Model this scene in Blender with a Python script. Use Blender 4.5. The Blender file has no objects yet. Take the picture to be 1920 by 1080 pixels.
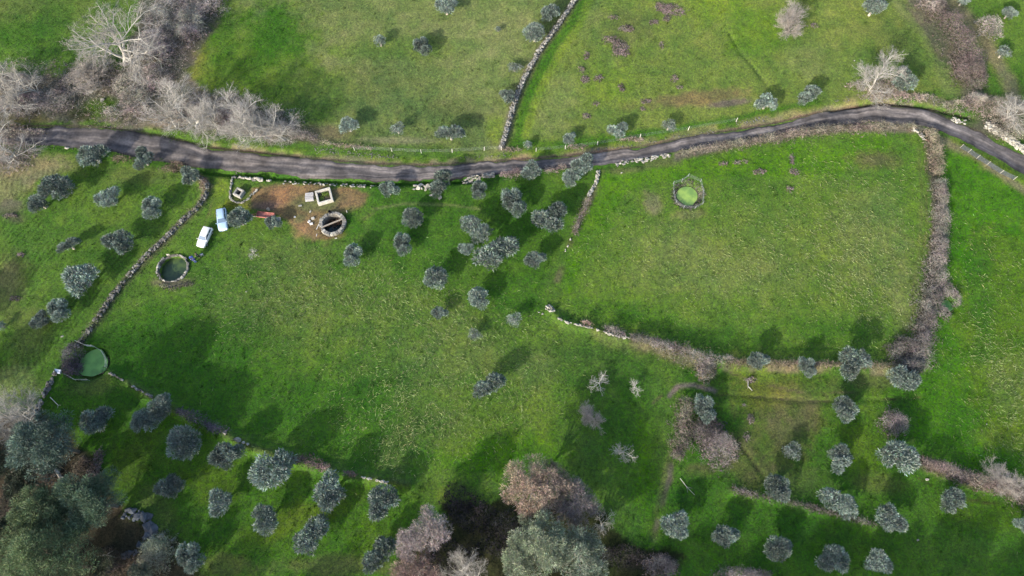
import bpy, bmesh, math, random
import numpy as np
from mathutils import Vector, Matrix

# ------------------------------------------------------------------ camera, sky, sun, exposure
H = 107.0
TILT = math.radians(21.0)
SUN_EL = math.radians(24.0)
SUN_TO = (-0.62, -0.785)            # horizontal direction towards the sun (x, y)
scene = bpy.context.scene
C = scene.collection

cam_d = bpy.data.cameras.new('camera')
cam_d.sensor_width = 36.0
cam_d.lens = 24.0
cam_d.clip_start = 1.0
cam_d.clip_end = 6000.0
cam = bpy.data.objects.new('camera', cam_d)
C.objects.link(cam)
cam.location = (0, 0, H)
cam.rotation_euler = (TILT, 0, 0)
scene.camera = cam

world = bpy.data.worlds.new('World')
scene.world = world
world.use_nodes = True
wn = world.node_tree
wn.nodes.clear()
sky = wn.nodes.new('ShaderNodeTexSky')
sky.sky_type = 'NISHITA'
sky.sun_disc = False
sky.sun_elevation = SUN_EL
sky.sun_rotation = math.atan2(SUN_TO[0], SUN_TO[1])
sky.dust_density = 2.5
bg = wn.nodes.new('ShaderNodeBackground')
bg.inputs['Strength'].default_value = 0.15
wo = wn.nodes.new('ShaderNodeOutputWorld')
wn.links.new(sky.outputs[0], bg.inputs[0])
wn.links.new(bg.outputs[0], wo.inputs[0])

sun_d = bpy.data.lights.new('sun', 'SUN')
sun_d.energy = 3.0
sun_d.angle = math.radians(0.9)
sun_d.color = (1.0, 0.93, 0.82)
sun = bpy.data.objects.new('sun', sun_d)
C.objects.link(sun)
sdir = Vector((SUN_TO[0], SUN_TO[1], math.tan(SUN_EL) * math.hypot(*SUN_TO))).normalized()
sun.rotation_euler = sdir.to_track_quat('Z', 'Y').to_euler()
sun.location = (-60, -60, 90)

scene.view_settings.view_transform = 'Standard'
scene.view_settings.look = 'None'
scene.view_settings.gamma = 1.0
scene.view_settings.use_curve_mapping = False
scene.view_settings.exposure = 1.34

R = np.random.default_rng(7)
random.seed(7)

# ------------------------------------------------------------------ noise
_T = np.random.default_rng(3).random((256, 256))
def vnoise(x, y, s=0):
    x = np.asarray(x, float) + s * 17.31; y = np.asarray(y, float) + s * 9.77
    xi = np.floor(x).astype(np.int64); yi = np.floor(y).astype(np.int64)
    fx = x - xi; fy = y - yi
    fx = fx * fx * (3 - 2 * fx); fy = fy * fy * (3 - 2 * fy)
    a = _T[xi & 255, yi & 255]; b = _T[(xi + 1) & 255, yi & 255]
    c = _T[xi & 255, (yi + 1) & 255]; d = _T[(xi + 1) & 255, (yi + 1) & 255]
    return (a + (b - a) * fx) * (1 - fy) + (c + (d - c) * fx) * fy
def fbm(x, y, s=0, o=4):
    v = 0; a = 0.5; t = 0
    for k in range(o):
        v = v + a * vnoise(x * 2 ** k, y * 2 ** k, s + k * 3); t += a; a *= 0.55
    return v / t            # 0..1
def sstep(a, b, x):
    t = np.clip((x - a) / (b - a), 0, 1)
    return t * t * (3 - 2 * t)

# ------------------------------------------------------------------ terrain
def hbase(x, y):
    # valley added for its shading: dim fall in the south, sunlit rise northwards
    x = np.asarray(x, float); y = np.asarray(y, float)
    yc = np.clip(y, -40, 130)
    def integ(v):
        u = (v - 45.0) / 40.0
        return 2.6 * np.sqrt(1 + u * u) - 2.6 * math.sqrt(1 + (45.0 / 40.0) ** 2)
    z = integ(yc)
    z = z + 0.35 * np.sin(x * 0.045 + 1.0) * np.sin(yc * 0.06 + 0.5) + 0.15 * np.sin(x * 0.11 + yc * 0.07)
    far = np.maximum(np.abs(x) - 200, 0) + np.maximum(np.abs(y) - 200, 0)
    return z + 12 * (1 - np.exp(-far / 500.0)) * np.sin(x * 0.004 + 0.5) * np.cos(y * 0.003)

cT, sT = math.cos(TILT), math.sin(TILT)
def P(px, py, up=0.0):
    """the point of the place, `up` metres above the ground, that lies along the line of sight of a photo position"""
    u = (px - 960) / 1280.0; v = (540 - py) / 1280.0
    dy = v * cT + sT; dz = v * sT - cT
    z = 0.0; X = Y = 0.0
    for _ in range(5):
        t = (z + up - H) / dz
        X = u * t; Y = dy * t
        z = float(hbase(X, Y))
    return X, Y
def PS(px, py):                      # metres per photo pixel there
    y = P(px, py)[1]
    return (H * cT + y * sT) / 1280.0
def PW(pts, up=0.0):
    return np.array([P(a, b, up) for a, b in pts])

def segdist(X, Y, pts):
    """distance to a polyline and the arc length of the closest point"""
    best = np.full(X.shape, 1e9); arc = np.zeros(X.shape); acc = 0.0
    for (x0, y0), (x1, y1) in zip(pts[:-1], pts[1:]):
        dx, dy = x1 - x0, y1 - y0; L2 = dx * dx + dy * dy + 1e-9; L = math.sqrt(L2)
        t = np.clip(((X - x0) * dx + (Y - y0) * dy) / L2, 0, 1)
        d = np.hypot(X - x0 - t * dx, Y - y0 - t * dy)
        m = d < best
        best = np.where(m, d, best); arc = np.where(m, acc + t * L, arc)
        acc += L
    return best, arc
def inpoly(X, Y, pts):
    """signed distance, positive inside"""
    ins = np.zeros(X.shape, bool); n = len(pts)
    for i in range(n):
        x0, y0 = pts[i]; x1, y1 = pts[(i + 1) % n]
        c = ((y0 > Y) != (y1 > Y)) & (X < (x1 - x0) * (Y - y0) / (y1 - y0 + 1e-12) + x0)
        ins ^= c
    d, _ = segdist(X, Y, list(pts) + [pts[0]])
    return np.where(ins, d, -d)
def smooth_line(pts, step=1.0):
    pts = np.array(pts, float); out = []
    n = len(pts)
    for i in range(n - 1):
        p0 = pts[max(i - 1, 0)]; p1 = pts[i]; p2 = pts[i + 1]; p3 = pts[min(i + 2, n - 1)]
        L = np.linalg.norm(p2 - p1); k = max(2, int(L / step))
        for j in range(k):
            t = j / k
            out.append(0.5 * ((2 * p1) + (-p0 + p2) * t + (2 * p0 - 5 * p1 + 4 * p2 - p3) * t * t + (-p0 + 3 * p1 - 3 * p2 + p3) * t ** 3))
    out.append(pts[-1])
    return np.array(out)

# road: north and south edges in photo positions
ROAD_N = [(-60, 243), (80, 238), (200, 240), (300, 256), (400, 279), (480, 287), (600, 300), (700, 309), (800, 312), (900, 306), (960, 302), (1100, 291),
          (1200, 277), (1320, 254), (1440, 235), (1540, 212), (1600, 202), (1650, 198), (1700, 202), (1750, 211), (1800, 233), (1850, 256), (1920, 293), (2000, 335)]
ROAD_S = [(-60, 268), (80, 271), (200, 285), (300, 303), (400, 317), (480, 323), (600, 333), (700, 337), (800, 336), (900, 331), (960, 325), (1100, 311),
          (1200, 300), (1320, 277), (1440, 258), (1540, 238), (1600, 232), (1650, 229), (1700, 232), (1750, 241), (1800, 263), (1850, 289), (1920, 326), (2000, 370)]
RN = PW(ROAD_N); RS = PW(ROAD_S)
RC = (RN + RS) / 2
RCs = smooth_line(RC, 2.0)
RWD = float(np.mean(np.linalg.norm(RN - RS, axis=1))) / 2

# banks under walls and hedges: (photo polyline, height, half width)
W_LEFT = [(330, 312), (368, 328), (392, 352), (377, 385), (345, 415), (310, 450), (272, 487), (245, 517), (216, 553), (190, 592), (166, 627), (148, 650)]
W_LEFT2 = [(108, 694), (94, 722), (76, 757), (66, 790)]
W_TOP = [(1090, -15), (1076, 4), (1058, 32), (1035, 65), (1012, 98), (988, 140), (967, 188), (952, 240), (941, 278)]
W_ARC = [(208, 700), (240, 716), (290, 746), (340, 775), (400, 803), (440, 823), (480, 842), (560, 866), (640, 888), (700, 898), (765, 908)]
W_LOW = [(1036, 588), (1060, 605), (1090, 612), (1120, 621), (1160, 634), (1195, 640), (1240, 652), (1300, 672), (1350, 678)]
H_ROW = [(1360, 682), (1430, 684), (1520, 686), (1600, 688), (1680, 690)]
H_RIGHT = [(1757, 345), (1760, 400), (1758, 450), (1748, 520), (1738, 580), (1722, 640), (1706, 690)]
H_LR = [(1722, 866), (1760, 880), (1820, 900), (1870, 915), (1930, 932)]
H_ORCH = [(1370, 918), (1420, 930), (1480, 942), (1540, 958), (1640, 985)]
BANKS = [(W_LEFT, .3, .8), (W_TOP, .3, .8), (W_ARC, .75, .9), (W_LOW, .55, .8), (H_ROW, .6, .9), (H_RIGHT, .3, 1.2), (H_LR, .5, 1.0), (H_ORCH, .4, .7)]
BANKS = [(PW(a), b, c) for a, b, c in BANKS]
DITCHES = [(PW([(1560, 207), (1600, 199), (1650, 191), (1700, 194), (1750, 203), (1790, 215), (1822, 221)]), .55, .45),
           (PW([(330, 316), (400, 324), (480, 330), (600, 339), (700, 343), (800, 342), (900, 337)]), .8, .42),
           (PW([(200, 235), (300, 250), (400, 273), (480, 281), (560, 291)]), .3, .4),
           (PW([(1365, 60), (1390, 100), (1415, 130), (1450, 172)]), .2, .3),
           (PW([(1340, 768), (1370, 812), (1400, 850), (1440, 905)]), .2, .35),
           (PW([(1340, 738), (1430, 745), (1520, 752), (1640, 750), (1725, 745)]), .2, .35),
           (PW([(1270, 890), (1245, 930), (1232, 980), (1222, 1010)]), .2, .5)]
# pits: photo centre, radius (m), depth (m), soft rim (m)
POND1 = (324, 503); WELL2 = (625, 421); POND3 = (1290, 365); POND4 = (172, 680); POND5 = (1779, 572)
PITS = [(P(*POND1), 2.36, 1.9, .25), (P(*WELL2), 1.95, 2.6, .2), (P(*POND3), 2.5, .95, 1.2), (P(*POND4), 2.9, .95, 1.0), (P(*POND5), 1.5, .7, .9)]

def hgt(X, Y, micro=False):
    X = np.atleast_1d(np.asarray(X, float)); Y = np.atleast_1d(np.asarray(Y, float))
    Z = hbase(X, Y)
    for pts, h, w in BANKS + [(a, -b, c) for a, b, c in DITCHES]:
        lo = pts.min(0) - 3 * w; hi = pts.max(0) + 3 * w
        m = (X > lo[0]) & (X < hi[0]) & (Y > lo[1]) & (Y < hi[1])
        if m.any():
            d, a = segdist(X[m], Y[m], pts)
            Z[m] = Z[m] + h * np.exp(-(d / w) ** 2) * (0.7 + 0.6 * vnoise(a * .5, a * 0 + 3.3, 5))
    if micro:
        rd, _ = segdist(X, Y, RCs) if len(X) < 50 else _road_dist(X, Y)
        k = sstep(RWD + .2, RWD + 1.6, rd)
        Z = Z + k * (0.16 * (fbm(X * .22, Y * .22, 1, 3) - .5) + 0.16 * (fbm(X * .9, Y * .9, 4, 3) - .5))
        Z = Z - (1 - k) * 0.05
    for (cx, cy), r, dep, rim in PITS:
        m = (np.abs(X - cx) < r + rim + 1) & (np.abs(Y - cy) < r + rim + 1)
        if m.any():
            d = np.hypot(X[m] - cx, Y[m] - cy)
            Z[m] = Z[m] - dep * (1 - sstep(r - rim * .6, r + rim * .4, d))
    return Z
def _road_dist(X, Y):
    d = np.full(X.shape, 50.0); a = np.zeros(X.shape)
    m = (Y > RCs[:, 1].min() - 8) & (Y < RCs[:, 1].max() + 8) & (np.abs(X) < 140)
    if m.any():
        d[m], a[m] = segdist(X[m], Y[m], RCs[::2])
    return d, a
def gz(x, y):
    return float(hgt([x], [y])[0])

# ------------------------------------------------------------------ ground colours (grass, soil and straw, some shade painted in)
LUSH = (.034, .094, .013); LUSH_SHADE = (.027, .080, .012); MID = (.055, .110, .022); YEL = (.090, .142, .024)  # darkest green mixes lush grass with painted soft shade
DRY = (.104, .132, .054); OLIV = (.080, .098, .040); BROWN = (.095, .075, .045); STRAW = (.200, .175, .100)
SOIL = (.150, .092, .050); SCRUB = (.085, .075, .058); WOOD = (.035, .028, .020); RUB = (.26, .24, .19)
PURP = (.085, .068, .062); TAN = (.15, .125, .08)
FE = []
def poly(pts, col, soft=25, k=1.0, warp=18):
    s = PS(*pts[0]); FE.append(('p', PW(pts), soft * s, np.array(col), k, warp * s))
def blob(x, y, rx, ry, col, k=1.0, ang=0, soft=.55, warp=.35):
    s = PS(x, y); FE.append(('b', P(x, y), (rx * s, ry * s * 1.08), math.radians(ang), np.array(col), k, soft, warp))
def line(pts, w, col, k=1.0, soft=.6, warp=.25, brk=0):
    s = PS(*pts[0]); FE.append(('l', PW(pts), w * s, np.array(col), k, soft, warp, brk))

# fields
poly([(330, -30), (1085, -30), (1000, 130), (945, 285), (600, 275), (350, 140)], DRY, 20, .85)
blob(450, 130, 140, 130, YEL, .95); blob(520, 60, 60, 60, LUSH, .9); blob(580, 170, 90, 60, MID, .6); blob(400, 40, 60, 40, LUSH, .7)
blob(420, 95, 30, 45, LUSH, .6); blob(470, 130, 28, 34, LUSH, .5); blob(900, 60, 120, 60, DRY, .6); blob(560, 220, 60, 25, LUSH, .5)
blob(360, 110, 30, 40, (.13, .12, .03), .6)
blob(840, 205, 70, 22, OLIV, .7); blob(700, 150, 60, 40, OLIV, .35); blob(740, 90, 120, 25, MID, .5)
blob(600, 250, 60, 18, BROWN, .7); blob(740, 263, 70, 8, STRAW, .55); blob(930, 250, 22, 30, YEL, .7)
poly([(1095, -30), (1720, -30), (1780, 160), (1600, 195), (1440, 210), (1180, 250), (970, 275), (985, 200), (1040, 90)], (.092, .132, .036), 14, .95)
blob(1340, 10, 60, 45, YEL, .9); blob(1130, 160, 60, 45, YEL, .7); blob(1420, 60, 70, 60, (.065, .13, .015), .7); blob(1180, 50, 50, 40, OLIV, .6)
blob(1300, 185, 120, 16, (.11, .09, .04), .8, 8); blob(1370, 193, 45, 7, PURP, .8, 10); blob(1650, 80, 90, 60, OLIV, .3); blob(1540, 110, 90, 40, DRY, .6)
blob(1050, 190, 45, 80, DRY, .6, -20); blob(1610, 110, 60, 50, MID, .5); blob(1100, 20, 30, 60, DRY, .5)
line([(1095, -10), (1075, 40), (1040, 85), (1005, 150), (985, 200), (968, 272)], 11, LUSH, .95)
line([(1110, -10), (1085, 50), (1050, 100), (1018, 160), (1000, 200), (985, 255)], 7, YEL, .8)
line([(975, 268), (1060, 272), (1160, 258), (1250, 246), (1340, 232), (1440, 212), (1530, 192)], 9, LUSH, .85)
poly([(1790, -30), (1990, -30), (1990, 190), (1880, 190), (1840, 120)], MID, 20, .9)
blob(1880, 140, 50, 40, LUSH, .7); line([(1780, -10), (1850, 80), (1890, 150), (1905, 200)], 16, TAN, .65)
line([(1680, 0), (1740, 70), (1765, 120), (1780, 170)], 14, DRY, .7); line([(1700, 10), (1740, 60), (1762, 110)], 4, BROWN, .5)
blob(60, 20, 160, 60, OLIV, .5); blob(40, 60, 90, 30, LUSH, .7); blob(110, 25, 40, 30, LUSH, .5)
# left orchard
poly([(-40, 290), (330, 290), (385, 350), (160, 630), (60, 740), (-40, 740)], MID, 15, .9)
blob(60, 310, 90, 30, TAN, .6); blob(15, 345, 50, 40, TAN, .5); blob(20, 390, 30, 16, PURP, .6); blob(30, 410, 22, 10, PURP, .6)
blob(15, 520, 40, 60, OLIV, .6); blob(15, 520, 20, 30, BROWN, .35); blob(10, 570, 40, 40, OLIV, .5); blob(10, 680, 30, 25, LUSH, .7)
blob(240, 330, 90, 22, OLIV, .5); blob(170, 330, 50, 20, LUSH, .5); blob(60, 620, 40, 60, OLIV, .5); blob(25, 720, 50, 30, DRY, .8)
blob(250, 430, 80, 60, MID, .5)
# main field
poly([(400, 330), (1130, 330), (1040, 520), (1030, 590), (1260, 690), (1280, 740), (1230, 1100), (960, 900), (760, 905), (450, 820), (200, 700), (170, 640), (260, 500)], MID, 12, .9)
poly([(170, 640), (330, 560), (420, 640), (600, 680), (760, 790), (900, 860), (760, 900), (450, 815), (210, 700)], LUSH, 45, .95, 40)
blob(250, 640, 80, 50, LUSH_SHADE, .9, 10); blob(420, 660, 130, 55, LUSH_SHADE, .85, 15); blob(350, 620, 60, 40, LUSH_SHADE, .6); blob(680, 740, 110, 28, LUSH_SHADE, .9, 20)  # dark lush patches, soft pine shade painted into the green
blob(760, 790, 60, 25, LUSH_SHADE, .6); blob(440, 760, 170, 50, LUSH_SHADE, .6, 22); blob(600, 670, 90, 30, (.035, .095, .010), .7, 15); blob(950, 850, 120, 40, (.04, .115, .008), .9)
blob(860, 830, 40, 22, YEL, .5); blob(900, 800, 60, 20, YEL, .5)
blob(560, 560, 140, 60, OLIV, .3, 10); blob(850, 640, 130, 90, DRY, .25, 40); blob(800, 800, 90, 40, OLIV, .25); blob(740, 840, 40, 40, OLIV, .4)
blob(700, 600, 200, 60, (.068, .112, .028), .6, 25); blob(900, 670, 60, 30, OLIV, .25)
poly([(700, 340), (1110, 330), (1050, 460), (1010, 580), (820, 560), (700, 470)], LUSH, 30, .65)
blob(960, 560, 70, 60, LUSH, .7); blob(1000, 400, 60, 80, LUSH, .5); blob(1040, 620, 70, 30, MID, .6)
blob(540, 480, 90, 40, OLIV, .35); blob(1080, 680, 110, 50, (.04, .085, .02), .8); blob(1000, 700, 50, 50, DRY, .3); blob(1150, 640, 60, 14, OLIV, .6, -25)
blob(1020, 780, 80, 60, YEL, .35); blob(1180, 800, 50, 120, LUSH, .75); blob(1210, 900, 25, 110, (.045, .11, .01), .8); blob(1080, 740, 60, 60, LUSH, .4)
line([(700, 392), (760, 382), (840, 384), (900, 392)], 3, DRY, .8); line([(700, 400), (650, 430), (610, 460)], 4, OLIV, .5)
line([(540, 392), (580, 445), (630, 500), (680, 545)], 1.7, LUSH_SHADE, .8); line([(662, 412), (700, 452), (755, 510)], 1.5, LUSH_SHADE, .8)
line([(960, 878), (880, 884), (830, 905), (800, 925)], 2, LUSH_SHADE, .8)
line([(428, 326), (424, 350), (410, 385), (398, 420)], 2.2, (.11, .10, .05), .6, brk=1); line([(414, 326), (409, 350), (396, 385), (384, 425)], 2.2, (.11, .10, .05), .6, brk=1)
blob(375, 470, 45, 60, LUSH, .4); blob(415, 370, 20, 40, YEL, .8); blob(445, 385, 30, 14, (.11, .12, .015), .7)
# yard
poly([(470, 352), (560, 345), (640, 350), (685, 362), (678, 385), (640, 388), (655, 430), (640, 446), (590, 450), (555, 425), (520, 400), (468, 392)], SOIL, 10, .8, 12)
blob(520, 365, 38, 20, (.19, .11, .055), .8); blob(580, 425, 34, 24, (.19, .12, .06), .7); blob(500, 385, 30, 10, (.10, .07, .06), .7); blob(600, 380, 50, 18, OLIV, .8)
blob(655, 380, 26, 18, (.17, .11, .055), .7); blob(450, 365, 18, 18, OLIV, .8); blob(655, 425, 26, 22, LUSH, .9); blob(560, 410, 14, 10, OLIV, .6)
# right field
poly([(1130, 320), (1300, 300), (1500, 275), (1730, 250), (1740, 330), (1730, 560), (1700, 650), (1640, 665), (1360, 670), (1200, 630), (1040, 590), (1060, 500)], (.062, .118, .022), 10, .95)
poly([(1130, 320), (1300, 300), (1500, 275), (1700, 258), (1560, 330), (1350, 330), (1180, 350), (1110, 470), (1060, 560), (1050, 530)], (.05, .125, .010), 25, .8)
blob(1450, 470, 230, 90, (.080, .126, .030), .8); blob(1330, 500, 180, 60, DRY, .4, 0); blob(1640, 300, 45, 20, BROWN, .7); blob(1640, 450, 70, 130, DRY, .5, 0)
blob(1130, 470, 50, 50, MID, .6); blob(1260, 440, 80, 40, DRY, .35); blob(1180, 590, 110, 24, LUSH, .8, -12); blob(1380, 640, 130, 24, LUSH_SHADE, .6, -5); blob(1540, 620, 120, 28, LUSH, .7)
blob(1700, 560, 25, 100, DRY, .5, -12); line([(1722, 280), (1730, 380), (1722, 480), (1705, 600)], 4, OLIV, .5); line([(1735, 300), (1738, 420), (1722, 540), (1700, 640)], 2, BROWN, .5, brk=1)
blob(1225, 380, 18, 26, TAN, .6, 30); blob(1290, 402, 40, 12, (.11, .12, .05), .8); line([(1280, 655), (1450, 655), (1640, 655)], 1.6, LUSH_SHADE, .7)
line([(1150, 318), (1200, 312), (1270, 300)], 10, (.085, .10, .045), .8)
# far right
poly([(1765, 270), (1990, 390), (1990, 925), (1880, 885), (1720, 858), (1700, 790), (1760, 560), (1772, 400)], (.038, .112, .010), 8, .95)
poly([(1830, 440), (1990, 440), (1990, 860), (1850, 820), (1790, 650)], (.065, .115, .016), 50, .8, 40)
blob(1900, 720, 60, 60, DRY, .35); blob(1840, 560, 25, 140, LUSH, .8, -12); blob(1890, 820, 70, 24, YEL, .6); blob(1760, 850, 50, 20, LUSH, .8)
line([(1765, 262), (1830, 292), (1880, 330), (1940, 372)], 9, TAN, .7); line([(1790, 262), (1850, 295), (1925, 345)], 6, YEL, .5)
# lower right orchard
poly([(1290, 690), (1700, 700), (1720, 745), (1700, 860), (1990, 950), (1990, 1120), (1230, 1120), (1250, 900), (1280, 740)], LUSH, 15, .85)
blob(1450, 740, 110, 60, (.082, .085, .032), .7, -12, .8, .5); blob(1450, 820, 80, 60, (.080, .080, .034), .6, 30, .8, .5); blob(1560, 730, 60, 30, OLIV, .5, 0, .8, .5)
blob(1480, 800, 50, 60, BROWN, .3); blob(1430, 740, 60, 30, (.1, .11, .02), .6); blob(1420, 705, 45, 14, YEL, .7); blob(1650, 775, 30, 60, YEL, .4); blob(1640, 715, 60, 14, OLIV, .7)
blob(1500, 900, 60, 30, OLIV, .5); blob(1620, 830, 60, 50, (.05, .10, .012), .7); blob(1850, 960, 90, 30, (.05, .1, .012), .7); blob(1400, 870, 50, 40, BROWN, .4); blob(1310, 880, 30, 12, BROWN, .6)
blob(1560, 1010, 300, 60, LUSH_SHADE, .7); blob(1290, 905, 60, 24, LUSH_SHADE, .6); blob(1650, 905, 50, 20, BROWN, .3); blob(1800, 1040, 100, 30, MID, .5)
line([(1255, 742), (1272, 724), (1300, 722), (1340, 732)], 5, (.14, .11, .09), .95); line([(1240, 742), (1225, 755)], 3, BROWN, .6)
line([(1340, 768), (1370, 812), (1400, 850), (1445, 910)], 1.8, (.04, .035, .02), .8, brk=1); line([(1340, 738), (1430, 745), (1520, 752), (1640, 750), (1725, 745)], 1.4, (.055, .05, .03), .7, brk=1)
line([(1370, 700), (1440, 722), (1520, 740), (1600, 735)], 2, BROWN, .6, brk=1); line([(1720, 895), (1780, 930), (1860, 945), (1930, 940)], 2, (.04, .04, .02), .8, brk=1)
line([(1262, 830), (1255, 900), (1240, 950), (1225, 1010)], 6, (.08, .07, .055), .8, brk=1); line([(1255, 850), (1230, 960)], 4, OLIV, .6)
line([(1360, 690), (1500, 692), (1600, 694), (1700, 700)], 8, (.12, .095, .065), .7, brk=1)
# lower left orchard
poly([(100, 700), (210, 700), (440, 825), (760, 910), (900, 900), (860, 960), (740, 1100), (300, 1120), (260, 980), (130, 860), (60, 780)], LUSH, 12, .9)
blob(300, 960, 80, 30, OLIV, .5, -50); blob(250, 870, 50, 60, (.05, .085, .015), .7); blob(400, 900, 60, 40, (.05, .09, .012), .6); blob(560, 970, 160, 24, (.06, .1, .015), .6, 20)
blob(620, 1060, 120, 18, OLIV, .7); blob(820, 925, 60, 20, (.05, .09, .02), .6); blob(700, 1000, 60, 40, (.05, .1, .012), .6); blob(180, 720, 60, 20, OLIV, .5)
blob(420, 1060, 50, 20, BROWN, .4); blob(870, 925, 70, 12, YEL, .4)
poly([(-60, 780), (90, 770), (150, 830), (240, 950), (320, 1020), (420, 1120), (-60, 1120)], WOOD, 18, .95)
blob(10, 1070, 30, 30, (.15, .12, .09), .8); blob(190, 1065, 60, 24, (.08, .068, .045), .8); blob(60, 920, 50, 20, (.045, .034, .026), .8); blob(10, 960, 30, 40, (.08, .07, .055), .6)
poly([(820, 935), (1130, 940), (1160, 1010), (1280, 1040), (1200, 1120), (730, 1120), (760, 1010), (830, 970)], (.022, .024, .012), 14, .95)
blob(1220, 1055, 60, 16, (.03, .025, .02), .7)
# scrub floors
poly([(-60, 150), (110, 140), (230, 130), (270, -40), (420, -40), (400, 60), (350, 130), (400, 170), (560, 220), (600, 270), (480, 262), (300, 240), (200, 232), (-60, 235)], SCRUB, 16, .9)
blob(190, 205, 40, 20, (.05, .09, .012), .95); blob(50, 225, 40, 8, (.10, .10, .03), .7); blob(300, 230, 60, 12, TAN, .7); blob(150, 215, 22, 14, (.035, .035, .018), .8)
line([(1270, 292), (1380, 268), (1450, 256), (1540, 242), (1640, 238), (1725, 240)], 10, (.11, .09, .075), .85)
line([(1740, 250), (1750, 330), (1760, 400), (1745, 540), (1712, 690)], 11, (.06, .05, .042), .9)
line([(1720, 0), (1760, 60), (1800, 120), (1830, 180)], 26, SCRUB, .8); blob(1870, 235, 60, 30, SCRUB, .85)
line([(1722, 866), (1820, 900), (1930, 932)], 13, (.07, .05, .045), .9); line([(1195, 640), (1260, 665), (1330, 690)], 14, (.10, .085, .05), .8)
line([(1370, 918), (1420, 930), (1480, 942), (1540, 958), (1640, 985)], 5, (.045, .04, .03), .7, brk=1)
line([(1130, 320), (1105, 375), (1085, 415), (1065, 470), (1045, 525)], 6, (.09, .08, .05), .7, brk=1)
blob(325, 530, 38, 10, (.12, .10, .07), .8)
for q in (W_LEFT, W_TOP): line(q, 8, (.075, .072, .05), .75)
line(W_ARC, 6, (.06, .07, .04), .5, brk=1)
# verges
VN = [(a, b - 6) for a, b in ROAD_N[3:]]
line([(a, b - 7) for a, b in ROAD_N[4:20]], 6, (.17, .15, .085), .8, brk=1)
line([(a, b - 12) for a, b in ROAD_N[5:18]], 6, YEL, .5, brk=1)
line([(a, b - 2) for a, b in ROAD_N[:22]], 2.6, (.055, .040, .034), .9)
line([(a, b - 5) for a, b in ROAD_N[4:20]], 2.0, (.15, .10, .075), .6, brk=1)
line([(a, b + 5) for a, b in ROAD_S[1:13]], 7, LUSH_SHADE, .8)  # lush verge green with the roadside wall's shade painted in
line([(1200, 268), (1320, 243), (1440, 222), (1540, 200), (1600, 190)], 8, (.15, .14, .07), .6, brk=1)
line([(1600, 185), (1660, 178), (1720, 182), (1780, 195)], 10, (.16, .12, .08), .6, brk=1)
line([(1560, 208), (1650, 192), (1750, 204), (1822, 221)], 2.2, (.03, .022, .018), .95)
line([(1365, 60), (1390, 100), (1415, 130), (1450, 172)], 1.5, (.03, .055, .02), .8, brk=1)

W_LEFTW = smooth_line(PW(W_LEFT), 2.0)
def ground_col(X, Y):
    n = X.shape[0]
    col = np.tile(np.array(MID), (n, 1))
    wx = fbm(X * .35, Y * .35, 11, 4) - .5; wx2 = fbm(X * 1.6, Y * 1.6, 19, 3) - .5
    for f in FE:
        if f[0] == 'p':
            _, pts, soft, c, k, warp = f
            lo = pts.min(0) - soft - warp; hi = pts.max(0) + soft + warp
            m = (X > lo[0]) & (X < hi[0]) & (Y > lo[1]) & (Y < hi[1])
            if not m.any(): continue
            d = inpoly(X[m], Y[m], pts) + warp * (2.2 * wx[m] + .8 * wx2[m])
            a = sstep(-soft * .5, soft * .5, d) * k
        elif f[0] == 'b':
            _, (cx, cy), (rx, ry), ang, c, k, soft, warp = f
            rr = max(rx, ry) * 1.7
            m = (np.abs(X - cx) < rr) & (np.abs(Y - cy) < rr)
            if not m.any(): continue
            dx = X[m] - cx; dy = Y[m] - cy
            u = (dx * math.cos(ang) + dy * math.sin(ang)) / rx; v = (-dx * math.sin(ang) + dy * math.cos(ang)) / ry
            d = np.hypot(u, v) + warp * (2.6 * wx[m] + 1.6 * wx2[m])
            a = (1 - sstep(1 - soft, 1 + soft * .6, d)) * k
        else:
            _, pts, w, c, k, soft, warp, brk = f
            lo = pts.min(0) - w * 2.5; hi = pts.max(0) + w * 2.5
            m = (X > lo[0]) & (X < hi[0]) & (Y > lo[1]) & (Y < hi[1])
            if not m.any(): continue
            d, arc = segdist(X[m], Y[m], pts)
            d = d / w + warp * (2.5 * wx[m] + 2.5 * wx2[m])
            a = (1 - sstep(1 - soft, 1 + soft, d)) * k
            if brk: a = a * sstep(.3, .6, vnoise(arc * .6, arc * 0 + w * 7, 8))
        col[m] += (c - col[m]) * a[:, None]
    # natural mottling
    big = fbm(X * .08, Y * .08, 31, 4) - .5; mid = fbm(X * .45, Y * .45, 41, 4) - .5; fin = fbm(X * 2.0, Y * 2.0, 51, 3) - .5
    br = 1 + .42 * big + .42 * mid + .42 * fin
    col = col * br[:, None]
    col[:, 0] *= 1 + .45 * mid + .35 * big
    grn = sstep(1.0, 1.4, col[:, 1] / (col[:, 0] + 1e-6))
    col[:, 2] *= 1 - .20 * grn; col[:, 1] *= 1 + .02 * grn
    return np.clip(col, .004, .8)
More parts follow.
